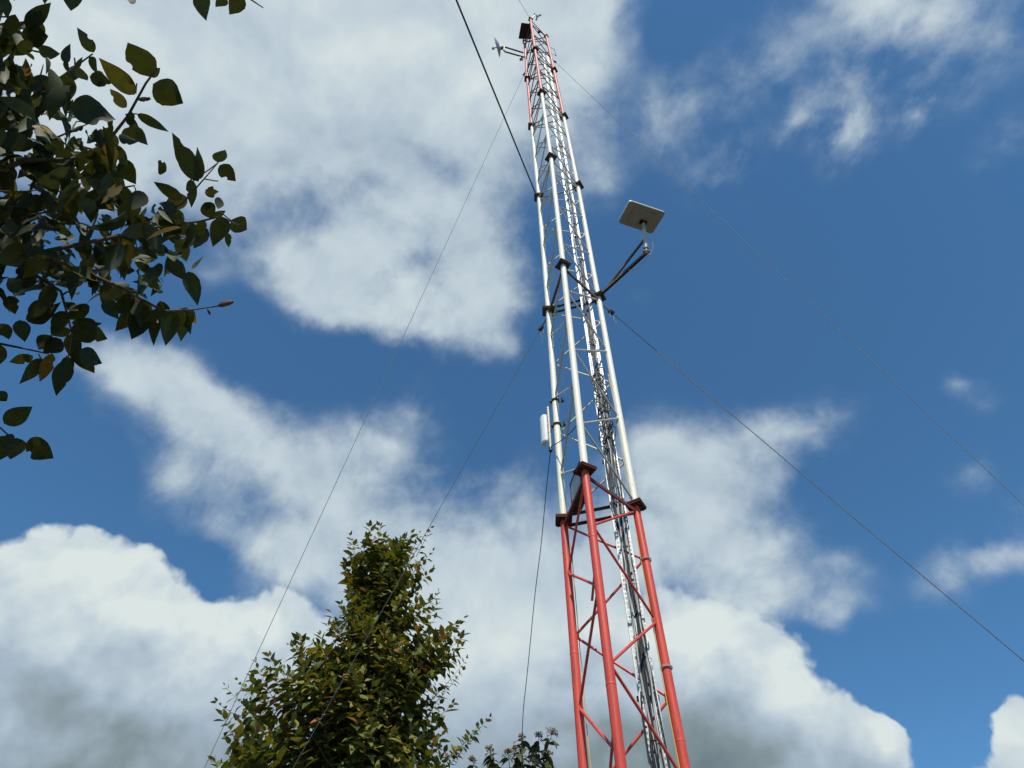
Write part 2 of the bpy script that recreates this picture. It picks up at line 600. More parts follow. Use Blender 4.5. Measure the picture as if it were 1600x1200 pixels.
M_BAR_RED = mat('shaded_red_bar', (0.14, 0.026, 0.022), 0.65, 0, 0.2, 14, (0.12, 0.04, 0.03), 0.6, 0.12)  # red bar, base darkened for the shade on its downward faces
M_BAR_DK = mat('rusting_shaded_bar', (0.11, 0.088, 0.065), 0.7, 0.1, 0.3, 16, (0.16, 0.08, 0.04), 0.55, 0.15)  # rust-stained steel, base darkened for shade on the ring bars' undersides
M_GALV = mat('galvanised_tray', (0.62, 0.62, 0.60), 0.5, 0.1, 0.3, 9, (0.20, 0.19, 0.18), 0.54, 0.1)
M_BLACK = mat('black_cable', (0.014, 0.014, 0.016), 0.5, 0, 0.3, 10)
M_GREYC = mat('grey_cable', (0.42, 0.42, 0.41), 0.5, 0, 0.2, 10)
M_WIRE = mat('steel_wire', (0.20, 0.20, 0.22), 0.7, 0.0, 0.2, 10)
M_YEL = mat('yellow_wire', (0.62, 0.42, 0.07), 0.5, 0, 0.15, 8, (0.45, 0.42, 0.06), 0.62, 0.1)
M_DISH = mat('white_plastic', (0.70, 0.68, 0.64), 0.4, 0, 0.08, 7, (0.40, 0.30, 0.20), 0.66, 0.06)
M_DBACK = mat('shaded_white_plastic', (0.29, 0.28, 0.275), 0.45, 0, 0.1, 7, (0.22, 0.15, 0.09), 0.66, 0.06)  # dish back is white plastic; its underside's shade is put into this grey
M_PANEL = mat('white_radome', (0.80, 0.80, 0.79), 0.35, 0, 0.05, 12)
M_POLE = mat('rusting_pole', (0.50, 0.46, 0.38), 0.55, 0.2, 0.2, 18, (0.28, 0.13, 0.06), 0.55, 0.12)
M_CLAMP = mat('rusty_clamp', (0.085, 0.05, 0.035), 0.75, 0.2, 0.4, 25)
M_CELL = mat('dark_panel', (0.022, 0.014, 0.016), 0.45, 0, 0.3, 15)
M_GREYP = mat('grey_casting', (0.42, 0.43, 0.44), 0.5, 0.3, 0.15, 12)
M_CONC = mat('concrete', (0.34, 0.33, 0.30), 0.9, 0, 0.2, 7, bump=0.3)
M_BARK = mat('bark', (0.12, 0.088, 0.06), 0.85, 0, 0.35, 22, bump=0.5)
M_TWIG = mat('twig_bark', (0.095, 0.06, 0.035), 0.75, 0, 0.35, 30)
M_GRASS = mat('grass_ground', (0.075, 0.07, 0.04), 0.9, 0, 0.4, 1.3, (0.11, 0.08, 0.045), 0.58, 0.1, bump=0.3)
M_BUD = mat('red_bud', (0.12, 0.042, 0.028), 0.6, 0, 0.25, 30)
M_FLOWER = mat('dry_flower', (0.27, 0.19, 0.10), 0.8, 0, 0.3, 40)
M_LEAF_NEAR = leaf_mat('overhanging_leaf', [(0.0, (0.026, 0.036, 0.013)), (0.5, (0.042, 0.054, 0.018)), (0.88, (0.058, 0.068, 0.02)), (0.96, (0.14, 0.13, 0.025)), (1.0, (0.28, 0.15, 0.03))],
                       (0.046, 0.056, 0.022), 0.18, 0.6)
M_LEAF_TREE = leaf_mat('tree_leaf', [(0.0, (0.045, 0.07, 0.015)), (0.3, (0.105, 0.14, 0.025)), (0.7, (0.19, 0.20, 0.033)), (0.92, (0.28, 0.22, 0.04)), (0.97, (0.22, 0.12, 0.03)), (1.0, (0.32, 0.12, 0.04))],
                       (0.085, 0.08, 0.045), 0.2, 0.6)
M_LEAF_SHRUB = leaf_mat('shrub_leaf', [(0.0, (0.045, 0.06, 0.022)), (0.6, (0.085, 0.10, 0.035)), (0.9, (0.14, 0.13, 0.045)), (1.0, (0.17, 0.10, 0.04))],
                        (0.09, 0.085, 0.055), 0.15)

# ------------------------------------------------------------------ ground
g = MB()
nx = 60
vs, fs = [], []
for j in range(nx + 1):
    for i in range(nx + 1):
        u = (i / nx * 2 - 1)
        v = (j / nx * 2 - 1)
        x = math.copysign(abs(u) ** 3 * 1500, u)
        y = math.copysign(abs(v) ** 3 * 1500, v)
        r = math.hypot(x, y)
        z = 0.0 if r < 12 else 0.012 * (r - 12) * math.sin(x * 0.013) * math.cos(y * 0.011) * 0.5
        vs.append((x, y, z))
for j in range(nx):
    for i in range(nx):
        a = j * (nx + 1) + i
        fs.append((a, a + 1, a + nx + 2, a + nx + 1))
g.add(vs, fs)
go = link('ground', g, M_GRASS, org=(0, 0, 0))
go['kind'] = 'structure'

# ------------------------------------------------------------------ lattice mast
SIDE = 0.6
H3 = math.sqrt(3) / 2 * SIDE
BASE = {'L': Vector((-SIDE / 2, H3 / 3, 0)), 'R': Vector((SIDE / 2, H3 / 3, 0)), 'F': Vector((0, -2 * H3 / 3, 0))}
OUT = {k: v.normalized() for k, v in BASE.items()}
Z1, HS = 5.4325, 3.15258
# small sideways errors of each flange joint: a mast put up section by section is never quite straight
ERR = {
    'F': [(-.011, .002), (.015, .001), (.032, -.010), (.011, -.005), (-.021, .001), (-.050, .030)],
    'R': [(-.009, -.005), (.007, -.001), (.014, 0), (-.003, -.003), (-.028, .002), (-.066, 0)],
    'L': [(0, 0), (.011, .016), (.008, .004), (-.016, -.003), (-.036, .007), (-.030, -.040)],
}
PLINTH = 0.35


def joint(leg, k):
    z = Z1 + k * HS
    e = ERR[leg][k] if 0 <= k <= 5 else (0, 0)
    if k == -2:
        z = PLINTH
    return BASE[leg] + Vector((e[0], e[1], z))


def onleg(leg, zf):
    """point on a leg's axis; zf counts flange levels"""
    k = min(4, max(-2, math.floor(zf)))
    t = zf - k
    return joint(leg, k).lerp(joint(leg, k + 1), t)


pl = MB()
pl.box((0, 0, 0.13), Vector((1, 0, 0)), Vector((0, 1, 0)), Vector((0, 0, 1)), 0.75, 0.75, 0.21)
tag(link('concrete_plinth', pl, M_CONC, smooth_=False), 'square grey concrete plinth under the red and white mast', 'plinth')

mast = empty('lattice_mast', (0, 0, PLINTH))
tag(mast, 'tall triangular lattice mast of pipe legs painted red and white in bands', 'mast')
LEGR = 0.0305
RODR = 0.0098


def paint(k):
    return M_RED if k < 0 else (M_WHITE if k < 3 else M_PINK)


for k in range(-2, 5):
    pm = paint(k)
    for leg in 'FLR':
        a, b = joint(leg, k), joint(leg, k + 1)
        mb = MB()
        n = 14
        pts = [a.lerp(b, i / n) for i in range(n + 1)]
        rr = [LEGR * (1 + random.uniform(-0.004, 0.004)) for _ in pts]
        mb.tube(pts, rr, 20)
        lo = link('leg', mb, pm, mast)
        # weld collars where two lengths of pipe meet
        for fz in ((0.47, 0.8) if leg == 'F' else (0.4,) if leg == 'R' else (0.62,)):
            c = a.lerp(b, fz + random.uniform(-0.02, 0.02))
            ax = (b - a).normalized()
            wb = MB()
            wb.tube([c - ax * 0.006, c - ax * 0.002, c + ax * 0.002, c + ax * 0.006], [LEGR + .0002, LEGR + .0013, LEGR + .0013, LEGR + .0002], 20)
            link('weld_ring', wb, pm, lo)
        # flange plates: one on each end, bolted to the neighbour
        o = OUT[leg]
        d1 = (o + Vector((-o.y, o.x, 0))).normalized()
        d2 = Vector((-d1.y, d1.x, 0))
        half = 0.064 if k < 1 else 0.066
        for end, s in ((b, -1), (a, 1)):
            if end is a and k == -2:
                continue
            if end is b and k == 4:
                half = 0.05
            fb_ = MB()
            fb_.box(end + Vector((0, 0, s * 0.0075)), d1, d2, Vector((0, 0, 1)), half + (0.004 if s > 0 else 0), half + (0.004 if s > 0 else 0), 0.0062)
            for sx in (-1, 1):
                for sy in (-1, 1):
                    c = end + d1 * (sx * half * .68) + d2 * (sy * half * .68)
                    fb_.tube([c + Vector((0, 0, s * 0.0135)), c + Vector((0, 0, s * 0.030))], 0.0085, 6)
            # gusset ribs to the pipe
            for q in range(4):
                rv = (d1, d2, -d1, -d2)[q]
                tv = Vector((-rv.y, rv.x, 0))
                p0 = end + Vector((0, 0, s * 0.0140))
                A = p0 + rv * LEGR
                Bp = p0 + rv * (half * .8)
                Cc = p0 + rv * LEGR + Vector((0, 0, s * 0.03))
                th = tv * 0.003
                fb_.add([A + th, Bp + th, Cc + th, A - th, Bp - th, Cc - th], [(0, 1, 2), (5, 4, 3), (0, 3, 4, 1), (1, 4, 5, 2), (2, 5, 3, 0)])
            link('flange_plate', fb_, M_PLATE_RED if (k < 0 or (k == 0 and s > 0)) else M_PLATE_DK, lo, smooth_=False)
    # one bent rod zigzags up each face
    rodm = M_ROD if 0 <= k < 3 else (M_BAR_RED if k >= 3 else M_RED)
    for pair in (('R', 'F'), ('F', 'L'), ('L', 'R')):
        mb = MB()
        nodes = []
        rng = range(0, 7) if k > -2 else range(2, 7)
        for mth in rng:
            leg = pair[0] if mth % 2 == 0 else pair[1]
            oth = pair[1] if mth % 2 == 0 else pair[0]
            zf = mth / 6 + random.uniform(-0.006, 0.006)
            zf = 0.022 if mth == 0 else (0.975 if mth == 6 else zf)
            if k == -2:
                P = joint(leg, -2).lerp(joint(leg, -1), zf)
            else:
                P = onleg(leg, k + zf)
            dirn = (BASE[oth] - BASE[leg]).normalized()
            P = P + dirn * (LEGR + RODR * 0.4)
            nodes.append((P, mth, leg))
        pts = []
        for i, (P, mth, leg) in enumerate(nodes):
            if 0 < i < len(nodes) - 1:
                pts += [P - Vector((0, 0, 0.020)), P + Vector((0, 0, 0.020))]
            else:
                pts.append(P)
        for i in range(0, len(pts) - 1):
            q, w = pts[i], pts[i + 1]
            md = q.lerp(w, 0.5) + Vector((random.uniform(-1, 1), random.uniform(-1, 1), random.uniform(-1, 1))) * 0.004
            mb.tube([q, md, w], RODR, 8)
        # short ties from the front leg to the rising rod on the left face
        if pair == ('F', 'L') and -2 < k < 3:
            for mth in (1, 3):
                fl = onleg('F', k + (mth + 1) / 6 + 0.055)
                ll = onleg('L', k + mth / 6 + 0.167)
                fr = onleg('F', k + (mth + 1) / 6)
                tgt = fr.lerp(ll, 0.26)
                mb.tube([fl + (BASE['L'] - BASE['F']).normalized() * LEGR, tgt], RODR * 0.9, 6)
        link('bracing_rod', mb, rodm, mast)
    # angle bars round each section's end
    for (zo, lev) in ((0.055, k), (-0.055, k + 1)):
        if k == -2 and lev == -2:
            continue
        if lev == k and k >= 1 and True:
            pass
        bm = M_BAR_RED if (lev <= 0 and k < 0) or lev >= 4 else (M_BAR_DK if lev < 2 else M_ROD)
        for pair in (('R', 'F'), ('F', 'L'), ('L', 'R')):
            if zo > 0 and (pair != ('L', 'R') or lev > 1):
                continue
            a = joint(pair[0], lev) + Vector((0, 0, zo))
            b = joint(pair[1], lev) + Vector((0, 0, zo))
            d = (b - a).normalized()
            mid = (a + b) / 2
            mb = MB()
            mb.angle_iron(a + d * (LEGR * .9), b - d * (LEGR * .9), (0.030 if pair != ('L', 'R') else 0.020) if lev < 2 else 0.018, 0.004, out=Vector((mid.x, mid.y, 0)))
            link('ring_bar', mb, bm, mast, smooth_=False)


def sag(a, b, s, n=24):
    a, b = Vector(a), Vector(b)
    return [a.lerp(b, i / n) - Vector((0, 0, s * 4 * (i / n) * (1 - i / n))) for i in range(n + 1)]


# ------------------------------------------------------------------ guy wires
GL = Vector((-7.25, 4.22, 0.12))
GR = Vector((6.02, 3.72, 0.12))


def guy(leg, zf, G, rad, label, tail=None, sagv=0.04, tailside=1):
    P = onleg(leg, zf)
    d = (G - P).normalized()
    root = empty('guy_wire', P)
    tag(root, label, 'guy wire', 'guy wires staying the mast')
    A = P + OUT[leg] * LEGR
    E_ = A + d * 0.14
    mb = MB()
    mb.tube(sag(E_, G, sagv), rad, 6)
    link('wire', mb, M_WIRE, root)
    mb = MB()
    mb.tube([A, A.lerp(E_, .5), E_], [0.006, 0.007, 0.008], 6)
    mb.box(E_, d, d.cross(Vector((0, 0, 1))).normalized(), d.cross(Vector((0, 0, 1))).normalized().cross(d), 0.022, 0.016, 0.02)
    mb.box(E_ + d * 0.04 + Vector((0, 0, .012)), d, d.cross(Vector((0, 0, 1))).normalized(), d.cross(Vector((0, 0, 1))).normalized().cross(d), 0.008, 0.022, 0.016)
    link('wire_clip', mb, M_CLAMP, root, smooth_=False)
    if tail:
        mb = MB()
        pts = [E_ + d * .03]
        for i in range(1, 9):
            pts.append(pts[-1] + Vector((random.uniform(-.012, .012), random.uniform(-.012, .012), -tail / 8)))
        mb.tube(pts, 0.0032, 6)
        pts = [E_]
        for i in range(1, 6):
            pts.append(pts[-1] + Vector((random.uniform(-.012, .016), random.uniform(-.012, .012), -tail / 9)))
        mb.tube(pts, 0.0028, 6)
        link('wire_tail', mb, M_WIRE, root)
    return root


guy('L', 4.22, GL, 0.0040, 'thin steel guy wire from the red top of the mast down to the left ground')
guy('L', 0.965, GL, 0.0034, 'steel guy wire from the white middle of the mast passing before the tree', tail=0.24)
guy('R', 4.30, GR, 0.0042, 'thin steel guy wire from the red mast top crossing the blue sky rightwards')
guy('R', 0.955, GR, 0.0050, 'steel guy wire running right from just under the flat dish bracket', tail=0.26)
guy('F', 4.97, Vector((-0.75, -8.6, 0.12)), 0.0042, 'steel guy wire leaving the mast tip up over the viewer')
for G, lb in ((GL, 'concrete guy anchor block left of the mast'), (GR, 'concrete guy anchor block right of the mast'), (Vector((-0.75, -8.6, 0.12)), 'concrete guy anchor block behind the viewer')):
    an = empty('guy_anchor', (G.x, G.y, 0))
    tag(an, lb, 'anchor', 'guy anchors')
    mb = MB()
    mb.box((G.x, G.y, 0.03), Vector((1, 0, 0)), Vector((0, 1, 0)), Vector((0, 0, 1)), 0.25, 0.25, 0.08)
    link('block', mb, M_CONC, an, smooth_=False)
    mb = MB()
    mb.tube([(G.x, G.y, 0.11), (G.x, G.y, 0.16)], 0.012, 8)
    link('eye_bolt', mb, M_CLAMP, an)

# thick power cable from the left leg over the viewer
PA = onleg('L', 2.03) + OUT['L'] * 0.04
tgt = at(713, 0, 8.6)
dirv = (tgt - PA)
far = PA + dirv * 3.2
mb = MB()
mb.tube([PA + dirv * 3.2 * t for t in [i / 20 for i in range(21)]], 0.0105, 8)
tag(link('power_cable', mb, M_BLACK, org=PA), 'thick black cable rising steeply from the white left leg of the mast', 'cable')

# ------------------------------------------------------------------ cable tray inside the mast
TX, TY = 0.1565, 0.115
fh = Vector((FW.x, FW.y, 0)).normalized()
rh = Vector((fh.y, -fh.x, 0))
tray = empty('cable_tray', (TX, TY, 0.4))
tag(tray, 'slotted galvanised cable tray standing upright inside the lattice mast', 'cable tray')
ZT0, ZT1 = 0.38, 18.6
ez = Vector((0, 0, 1))
TA = R(-5)
ex = rh * math.cos(TA) + fh * math.sin(TA)
ey = Vector((-ex.y, ex.x, 0))


def traypos(z):
    # follows the slight bow of the mast
    k = max(0, (z - Z1) / HS)
    return Vector((TX + 0.010 * math.sin(k * 1.1), TY, z))


for sgn in (-1, 1):
    mb = MB()
    off = ex * (sgn * 0.044)
    z = ZT0
    while z < ZT1:
        c = traypos(z + .45) + off
        for q in (-1, 1):
            mb.box(c + ex * (q * 0.0100), ex, ey, ez, 0.0034, 0.0012, 0.45)
        mb.box(c + ex * (sgn * 0.0146) + ey * 0.012, ex, ey, ez, 0.0011, 0.0135, 0.45)
        mb.tube([c + Vector((0, 0, -.44)), c + Vector((0, 0, -.4395))], 0.001, 4)
        zz = 0.0
        while zz < 0.9:
            mb.box(c + Vector((0, 0, zz - 0.44)), ex, ey, ez, 0.0066, 0.0012, 0.0100)
            zz += 0.0375
        z += 0.9
    link('side_rail', mb, M_GALV, tray, smooth_=False)
z = ZT0 + 0.15
while z < ZT1:
    mb = MB()
    mb.box(traypos(z) + ey * 0.012, ex, ey, ez, 0.042, 0.002, 0.010)
    link('rung', mb, M_GALV, tray, smooth_=False)
    z += 0.30
for z in (Z1 - 1.57, Z1 + .52, Z1 + 2.1, Z1 + 4.7, Z1 + 8.0, Z1 + 11):
    mb = MB()
    p = traypos(z)
    mb.bar(p - ex * .07 + ey * .032, p + ex * .07 + ey * .032, 0.02, 0.03)
    link('mount_clip', mb, M_CLAMP, tray, smooth_=False)


def vcable(name, x0, y0, z0, z1, rad, mt, label, wob=0.006, group='cables strapped in the tray', base=None):
    mb = MB()
    pts = []
    ph = random.uniform(0, 6)
    z = z0
    drift = 0.0
    while z <= z1 + 1e-6:
        drift = drift * 0.85 + random.uniform(-wob, wob)
        p = traypos(z) if base is None else base(z)
        pts.append(p + ex * (x0 + drift + wob * .7 * math.sin(z * 2.3 + ph)) - ey * (0.012 + y0 + 0.4 * abs(drift)))
        z += 0.12
    mb.tube(pts, rad, 7)
    return tag(link(name, mb, mt), label, 'cable', group)


vcable('data_cable', -0.018, 0.004, 0.4, 6.6, 0.0085, M_BLACK, 'black cable in the tray ending at the tangle halfway up')
vcable('data_cable', 0.000, 0.006, 0.4, 6.9, 0.0090, M_BLACK, 'thick black cable along the middle of the tray up to the coils')
vcable('data_cable', 0.016, 0.006, 0.4, 8.7, 0.0070, M_BLACK, 'black cable in the tray reaching the flat dish bracket')
vcable('data_cable', 0.006, 0.016, 0.4, 17.6, 0.0055, M_BLACK, 'thin black cable in the tray running to the red top', 0.008)
vcable('data_cable', -0.010, 0.015, 0.4, 18.2, 0.0055, M_GREYC, 'pale grey cable in the tray running to the red top', 0.008)
vcable('data_cable', 0.026, 0.010, 0.4, 12.2, 0.0055, M_GREYC, 'pale grey cable in the tray ending at mid height', 0.008)
vcable('data_cable', -0.02, 0.012, 5.2, 9.4, 0.006, M_BLACK, 'wavy black cable on the upper tray past the dish bracket', 0.016)
vcable('data_cable', 0.014, 0.014, 5.6, 8.4, 0.006, M_BLACK, 'wavy black cable at the front of the tray over the red band', 0.018)
vcable('data_cable', 0.03, 0.012, 6.0, 10.6, 0.0055, M_BLACK, 'wavy black cable hugging the right rail of the upper tray', 0.015)
vcable('data_cable', 0.052, 0.006, 0.4, 6.8, 0.0050, M_BLACK, 'thin black cable lying on the right tray rail', 0.010)
vcable('data_cable', -0.046, 0.006, 0.4, 3.9, 0.0050, M_BLACK, 'short thin black cable lying on the left tray rail', 0.012)
mb = MB()
z = 0.8
while z < 17:
    p = traypos(z) - ey * 0.012
    w = 0.036
    pts = [p + ex * (w * math.cos(t)) + ey * (0.026 * math.sin(t)) for t in [i / 12 * 2 * math.pi for i in range(13)]]
    mb = MB()
    mb.tube(pts, 0.0035, 5, False)
    tag(link('cable_tie', mb, M_BLACK), 'black cable tie strapped round the cables in the tray', 'cable tie', 'ties round the tray cables')
    z += random.uniform(0.4, 0.9)
mb = MB()
for i in range(12):
    c = traypos(6.1 + 0.09 * i) - ey * 0.035 + ex * random.uniform(-.02, .02)
    ra, rb = random.uniform(.035, .06), random.uniform(.07, .16)
    tl = random.uniform(-.5, .5)
    pts = []
    for j in range(25):
        t = j / 24 * 2 * math.pi
        a_, b_ = ra * math.cos(t), rb * math.sin(t)
        pts.append(c + ex * (a_ * math.cos(tl) - b_ * math.sin(tl)) + ez * (a_ * math.sin(tl) + b_ * math.cos(tl)) - ey * (0.015 * math.sin(2 * t + i)))
    mb.tube(pts, 0.005, 6, False)
tag(link('coiled_cable', mb, M_BLACK), 'tangled coils of slack black cable tied to the tray', 'cable coil')


def legcable(name, leg, off, z0, z1, rad, mt, label, wob):
    mb = MB()
    pts = []
    z = z0
    dr = Vector((0, 0, 0))
    while z <= z1:
        dr = dr * .85 + Vector((random.uniform(-wob, wob), random.uniform(-wob, wob), 0))
        pts.append(onleg(leg, (z - Z1) / HS if z > 2.28 else -1 + (z - 2.28) / 1.93) + off + dr)
        z += 0.15
    mb.tube(pts, rad, 6)
    return tag(link(name, mb, mt), label, 'cable')


legcable('earth_wire', 'R', -rh * 0.036 - fh * 0.012, 0.4, 5.35, 0.0034, M_YEL, 'yellow wire clipped up the red right leg of the mast', 0.002)
legcable('earth_wire', 'R', -rh * 0.038 - fh * 0.012, 5.5, 7.3, 0.0042, M_GREYC, 'pale wire loosely clipped to the white right leg', 0.004)
legcable('earth_wire', 'L', rh * 0.038 - fh * 0.010, 0.4, 5.35, 0.0032, M_YEL, 'yellow wire clipped up the red left leg of the mast', 0.003)
legcable('drop_wire', 'F', Vector((-0.03, .18, 0)), 0.4, 6.5, 0.0035, M_BLACK, 'thin black wire hanging loose inside the red part of the mast', 0.004)
legcable('drop_wire', 'L', Vector((0.20, .02, 0)), 0.4, 7.2, 0.0030, M_BLACK, 'thin black wire hanging inside the mast nearer its left leg', 0.003)
legcable('drop_wire', 'L', Vector((0.12, -.12, 0)), 6.4, 8.5, 0.0034, M_GREYC, 'thin pale wire hanging inside the white part of the mast', 0.004)
for leg, z in (('R', 4.05), ('R', 4.9)):
    mb = MB()
    c = onleg(leg, (z - Z1) / HS)
    for dz in (0, .008):
        mb.tube([c + Vector((0, 0, dz)) + (rh * math.cos(t) + fh * math.sin(t)) * (LEGR + .008) for t in [i / 16 * 2 * math.pi for i in range(17)]], 0.003, 5, False)
    tag(link('wire_tie', mb, M_GREYC), 'pale wire tie round the red right leg ' + ('lower down' if z < 4.5 else 'just under the flange'), 'tie', 'wire ties round the right leg')

# ------------------------------------------------------------------ flat satellite dish on its bracket
z2 = Z1 + HS
arm_end = CAM + ray(1010, 394) * ((z2 + 0.04 - CAM.z) / ray(1010, 394).z)
rp = joint('R', 1)
outv = (arm_end - rp)
br = empty('dish_bracket', rp)
tag(br, 'dark rusty V shaped steel arm bolted to the right leg', 'bracket')
a0 = rp + Vector((0, 0, 0.030)) + outv.normalized() * 0.035
mb = MB()
mb.angle_iron(a0, arm_end, 0.034, 0.005, out=-fh)
mb.bar(a0 - Vector((0, 0, .017)) - outv.normalized().cross(Vector((0, 0, 1))) * 0.012, arm_end - Vector((0, 0, .017)) - outv.normalized().cross(Vector((0, 0, 1))) * 0.012, 0.006, 0.026)
link('arm', mb, M_BAR_DK, br, smooth_=False)


def near_on_ray(x, y, P):
    r = ray(x, y)
    return CAM + r * ((Vector(P) - CAM).dot(r))


ptop = near_on_ray(1004.5, 347, arm_end + Vector((0, 0, .43)) + RT * 0.06)
pole_at = lambda t: arm_end.lerp(ptop, t)
mb = MB()
s0 = a0.lerp(arm_end, 0.20)
s1 = near_on_ray(1004, 374, pole_at(0.40)) - fh * 0
mb.angle_iron(s0 + Vector((0, 0, .02)), pole_at(0.42) - outv.normalized() * 0.02, 0.030, 0.005, out=-fh)
mb.bar(s0 + Vector((0, 0, .006)), pole_at(0.42) - outv.normalized() * 0.02 - Vector((0, 0, .014)), 0.006, 0.024)
link('strut', mb, M_BAR_DK, br, smooth_=False)
mb = MB()
mb.tube([pole_at(-0.04), pole_at(0.72)], 0.0225, 14)
link('pole', mb, M_POLE, br)
mb = MB()
for t in (0.0, 0.10):
    mb.tube([pole_at(t) - Vector((0, 0, .01)), pole_at(t) + Vector((0, 0, .01))], 0.028, 12)
mb.box(pole_at(0.03), rh, fh, ez, 0.035, 0.012, 0.02)
link('pole_clamp', mb, M_CLAMP, br)
mb = MB()
ly = []
for i in range(18):
    t = i / 17
    ly.append(pole_at(0.45 * (1 - t)) + rh * (0.03 + 0.07 * math.sin(math.pi * t)) - outv.normalized() * (0.12 * t * t) - Vector((0, 0, .09 * t * t)))
for i in range(1, 9):
    t = i / 8
    ly.append(ly[17].lerp(a0.lerp(arm_end, .62) - Vector((0, 0, .03)), t) - Vector((0, 0, .06 * math.sin(math.pi * t))))
mb.tube(ly, 0.0045, 6)
tag(link('dish_cable', mb, M_GREYC), 'pale looped cable hanging from the pole of the flat dish', 'cable')

dish = empty('satellite_dish', ptop)
tag(dish, 'flat rectangular white satellite dish tilted on a pole beside the mast', 'satellite dish')
dn = Vector((-0.152, -0.071, 0.986)).normalized()
P0 = ptop + dn * 0.012
K = []
for q in ((984, 313), (1040.5, 332), (1019, 366), (965.5, 348)):
    r = ray(*q)
    K.append(CAM + r * ((P0 - CAM).dot(dn) / r.dot(dn)))
mb = MB()
cc = sum(K, Vector()) / 4
e1 = (K[1] - K[0]).normalized()
mb.slab([k + dn * .012 for k in K], 0.016, dn, 0.035)
link('dish_face', mb, M_DISH, dish)
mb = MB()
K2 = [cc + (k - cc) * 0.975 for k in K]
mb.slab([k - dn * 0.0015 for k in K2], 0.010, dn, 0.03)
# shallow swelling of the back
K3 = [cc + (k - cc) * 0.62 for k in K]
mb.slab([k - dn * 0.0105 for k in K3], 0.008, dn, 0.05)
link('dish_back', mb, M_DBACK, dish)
mb = MB()
u_ = e1
v_ = dn.cross(u_)
hub = ptop - dn * 0.004
mb.box(hub - dn * 0.006, u_, v_, dn, 0.042, 0.028, 0.012)
mb.box(hub - dn * 0.022, u_, v_, dn, 0.026, 0.022, 0.008)
link('tilt_mount', mb, M_CELL, dish, smooth_=False)
mb = MB()
mb.tube([pole_at(0.70), pole_at(0.72), pole_at(0.93), ptop - dn * .02], [0.0225, 0.0195, 0.0195, 0.018], 14)
for t in (0.72, 0.80, 0.88):
    mb.tube([pole_at(t), pole_at(t + .025)], 0.0235, 14)
link('mast_stub', mb, M_GREYP, dish)

# ------------------------------------------------------------------ sector antenna on the left leg
px_, py_ = -0.370, 0.173
sa = empty('sector_antenna', (px_, py_, 6.27))
tag(sa, 'small white sector antenna on a pipe beside the left leg', 'antenna')
mb = MB()
mb.tube([(px_, py_, 6.285), (px_, py_, 6.87)], 0.0125, 12)
link('mounting_pipe', mb, M_POLE, sa)
mb = MB()
mb.tube([(px_, py_, 6.26), (px_, py_, 6.30)], 0.017, 12)
link('pipe_cap', mb, M_BLACK, sa)
pc = Vector((px_ - 0.050, py_ - 0.012, 6.545))
ax = -rh * .92 - fh * .39
ay = Vector((-ax.y, ax.x, 0))
mb = MB()
prof = [(-.020, -.040), (-.012, -.046), (.012, -.042), (.026, -.022), (.026, .022), (.012, .042), (-.012, .046), (-.020, .040)]
zz = [(-.185, .80), (-.178, .96), (-.165, 1), (.165, 1), (.178, .96), (.185, .80)]
vs, fs = [], []
for (dz, sc) in zz:
    for (a, b) in prof:
        vs.append(pc + ax * (a * sc) + ay * (b * sc) + ez * dz)
n = len(prof)
for i in range(len(zz) - 1):
    for j in range(n):
        fs.append((i * n + j, i * n + (j + 1) % n, (i + 1) * n + (j + 1) % n, (i + 1) * n + j))
fs += [tuple(reversed(range(n))), tuple((len(zz) - 1) * n + j for j in range(n))]
mb.add(vs, fs)
link('radome', mb, M_PANEL, sa)
mb = MB()
for dz in (-.10, -.02, .09):
    mb.box(pc - ax * 0.028 + ez * dz, ax, ay, ez, 0.014, 0.022, 0.016)
link('back_bracket', mb, M_GREYP, sa, smooth_=False)
for zc in (6.945, 6.59):
    lc = onleg('L', (zc - Z1) / HS)
    mb = MB()
    for dz in (-.008, .008):
        mb.tube([lc + ez * dz + (rh * math.cos(t) + fh * math.sin(t)) * (LEGR + .005) for t in [i / 18 * 2 * math.pi for i in range(19)]], 0.0055, 6, False)
    mb.box(lc + rh * (LEGR + .028), rh, fh, ez, 0.026, 0.005, 0.012)
    mb.tube([lc + rh * (LEGR + .03) - fh * .05, lc + rh * (LEGR + .045) + fh * .03 + ez * .02], 0.006, 6)
    mb.box(lc - rh * (LEGR + .012), rh, fh, ez, 0.012, 0.014, 0.012)
    link('leg_clamp', mb, M_CLAMP, sa, smooth_=False)
    mb = MB()
    mb.tube([lc - rh * LEGR, Vector((px_, py_, zc - (0.13 if zc > 6.8 else 0.10)))], 0.0055, 6)
    link('standoff_rod', mb, M_CLAMP, sa)
mb = MB()
st = Vector((px_, py_, 6.28))
en = CAM + ray(813, 1146) * 7.6
mid_px = [(853, 770), (846, 850), (836, 925), (829, 1000), (822, 1070)]
pts = [st]
for i, q in enumerate(mid_px):
    pts.append(at(q[0], q[1], (st - CAM).length + (7.6 - (st - CAM).length) * (i + 1) / 6))
pts += [en, Vector((en.x - .05, en.y + .1, 0.3))]
fine = []
for i in range(len(pts) - 1):
    for j in range(4):
        fine.append(pts[i].lerp(pts[i + 1], j / 4))
fine.append(pts[-1])
for _ in range(3):
    fine = [fine[0]] + [(fine[i - 1] + fine[i] * 2 + fine[i + 1]) / 4 for i in range(1, len(fine) - 1)] + [fine[-1]]
mb.tube(fine, 0.0036, 6)
tag(link('antenna_cable', mb, M_BLACK), 'thin black cable dropping from the white sector antenna to the shrub', 'cable')
mb = MB()
a_ = Vector((px_, py_, 6.32))
b_ = onleg('F', (6.15 - Z1) / HS) + Vector((0.02, .1, 0))
mb.tube(sag(a_, b_, 0.05, 12), 0.0042, 6)
tag(link('jumper_cable', mb, M_BLACK), 'short black cable drooping from the sector antenna into the mast', 'cable')

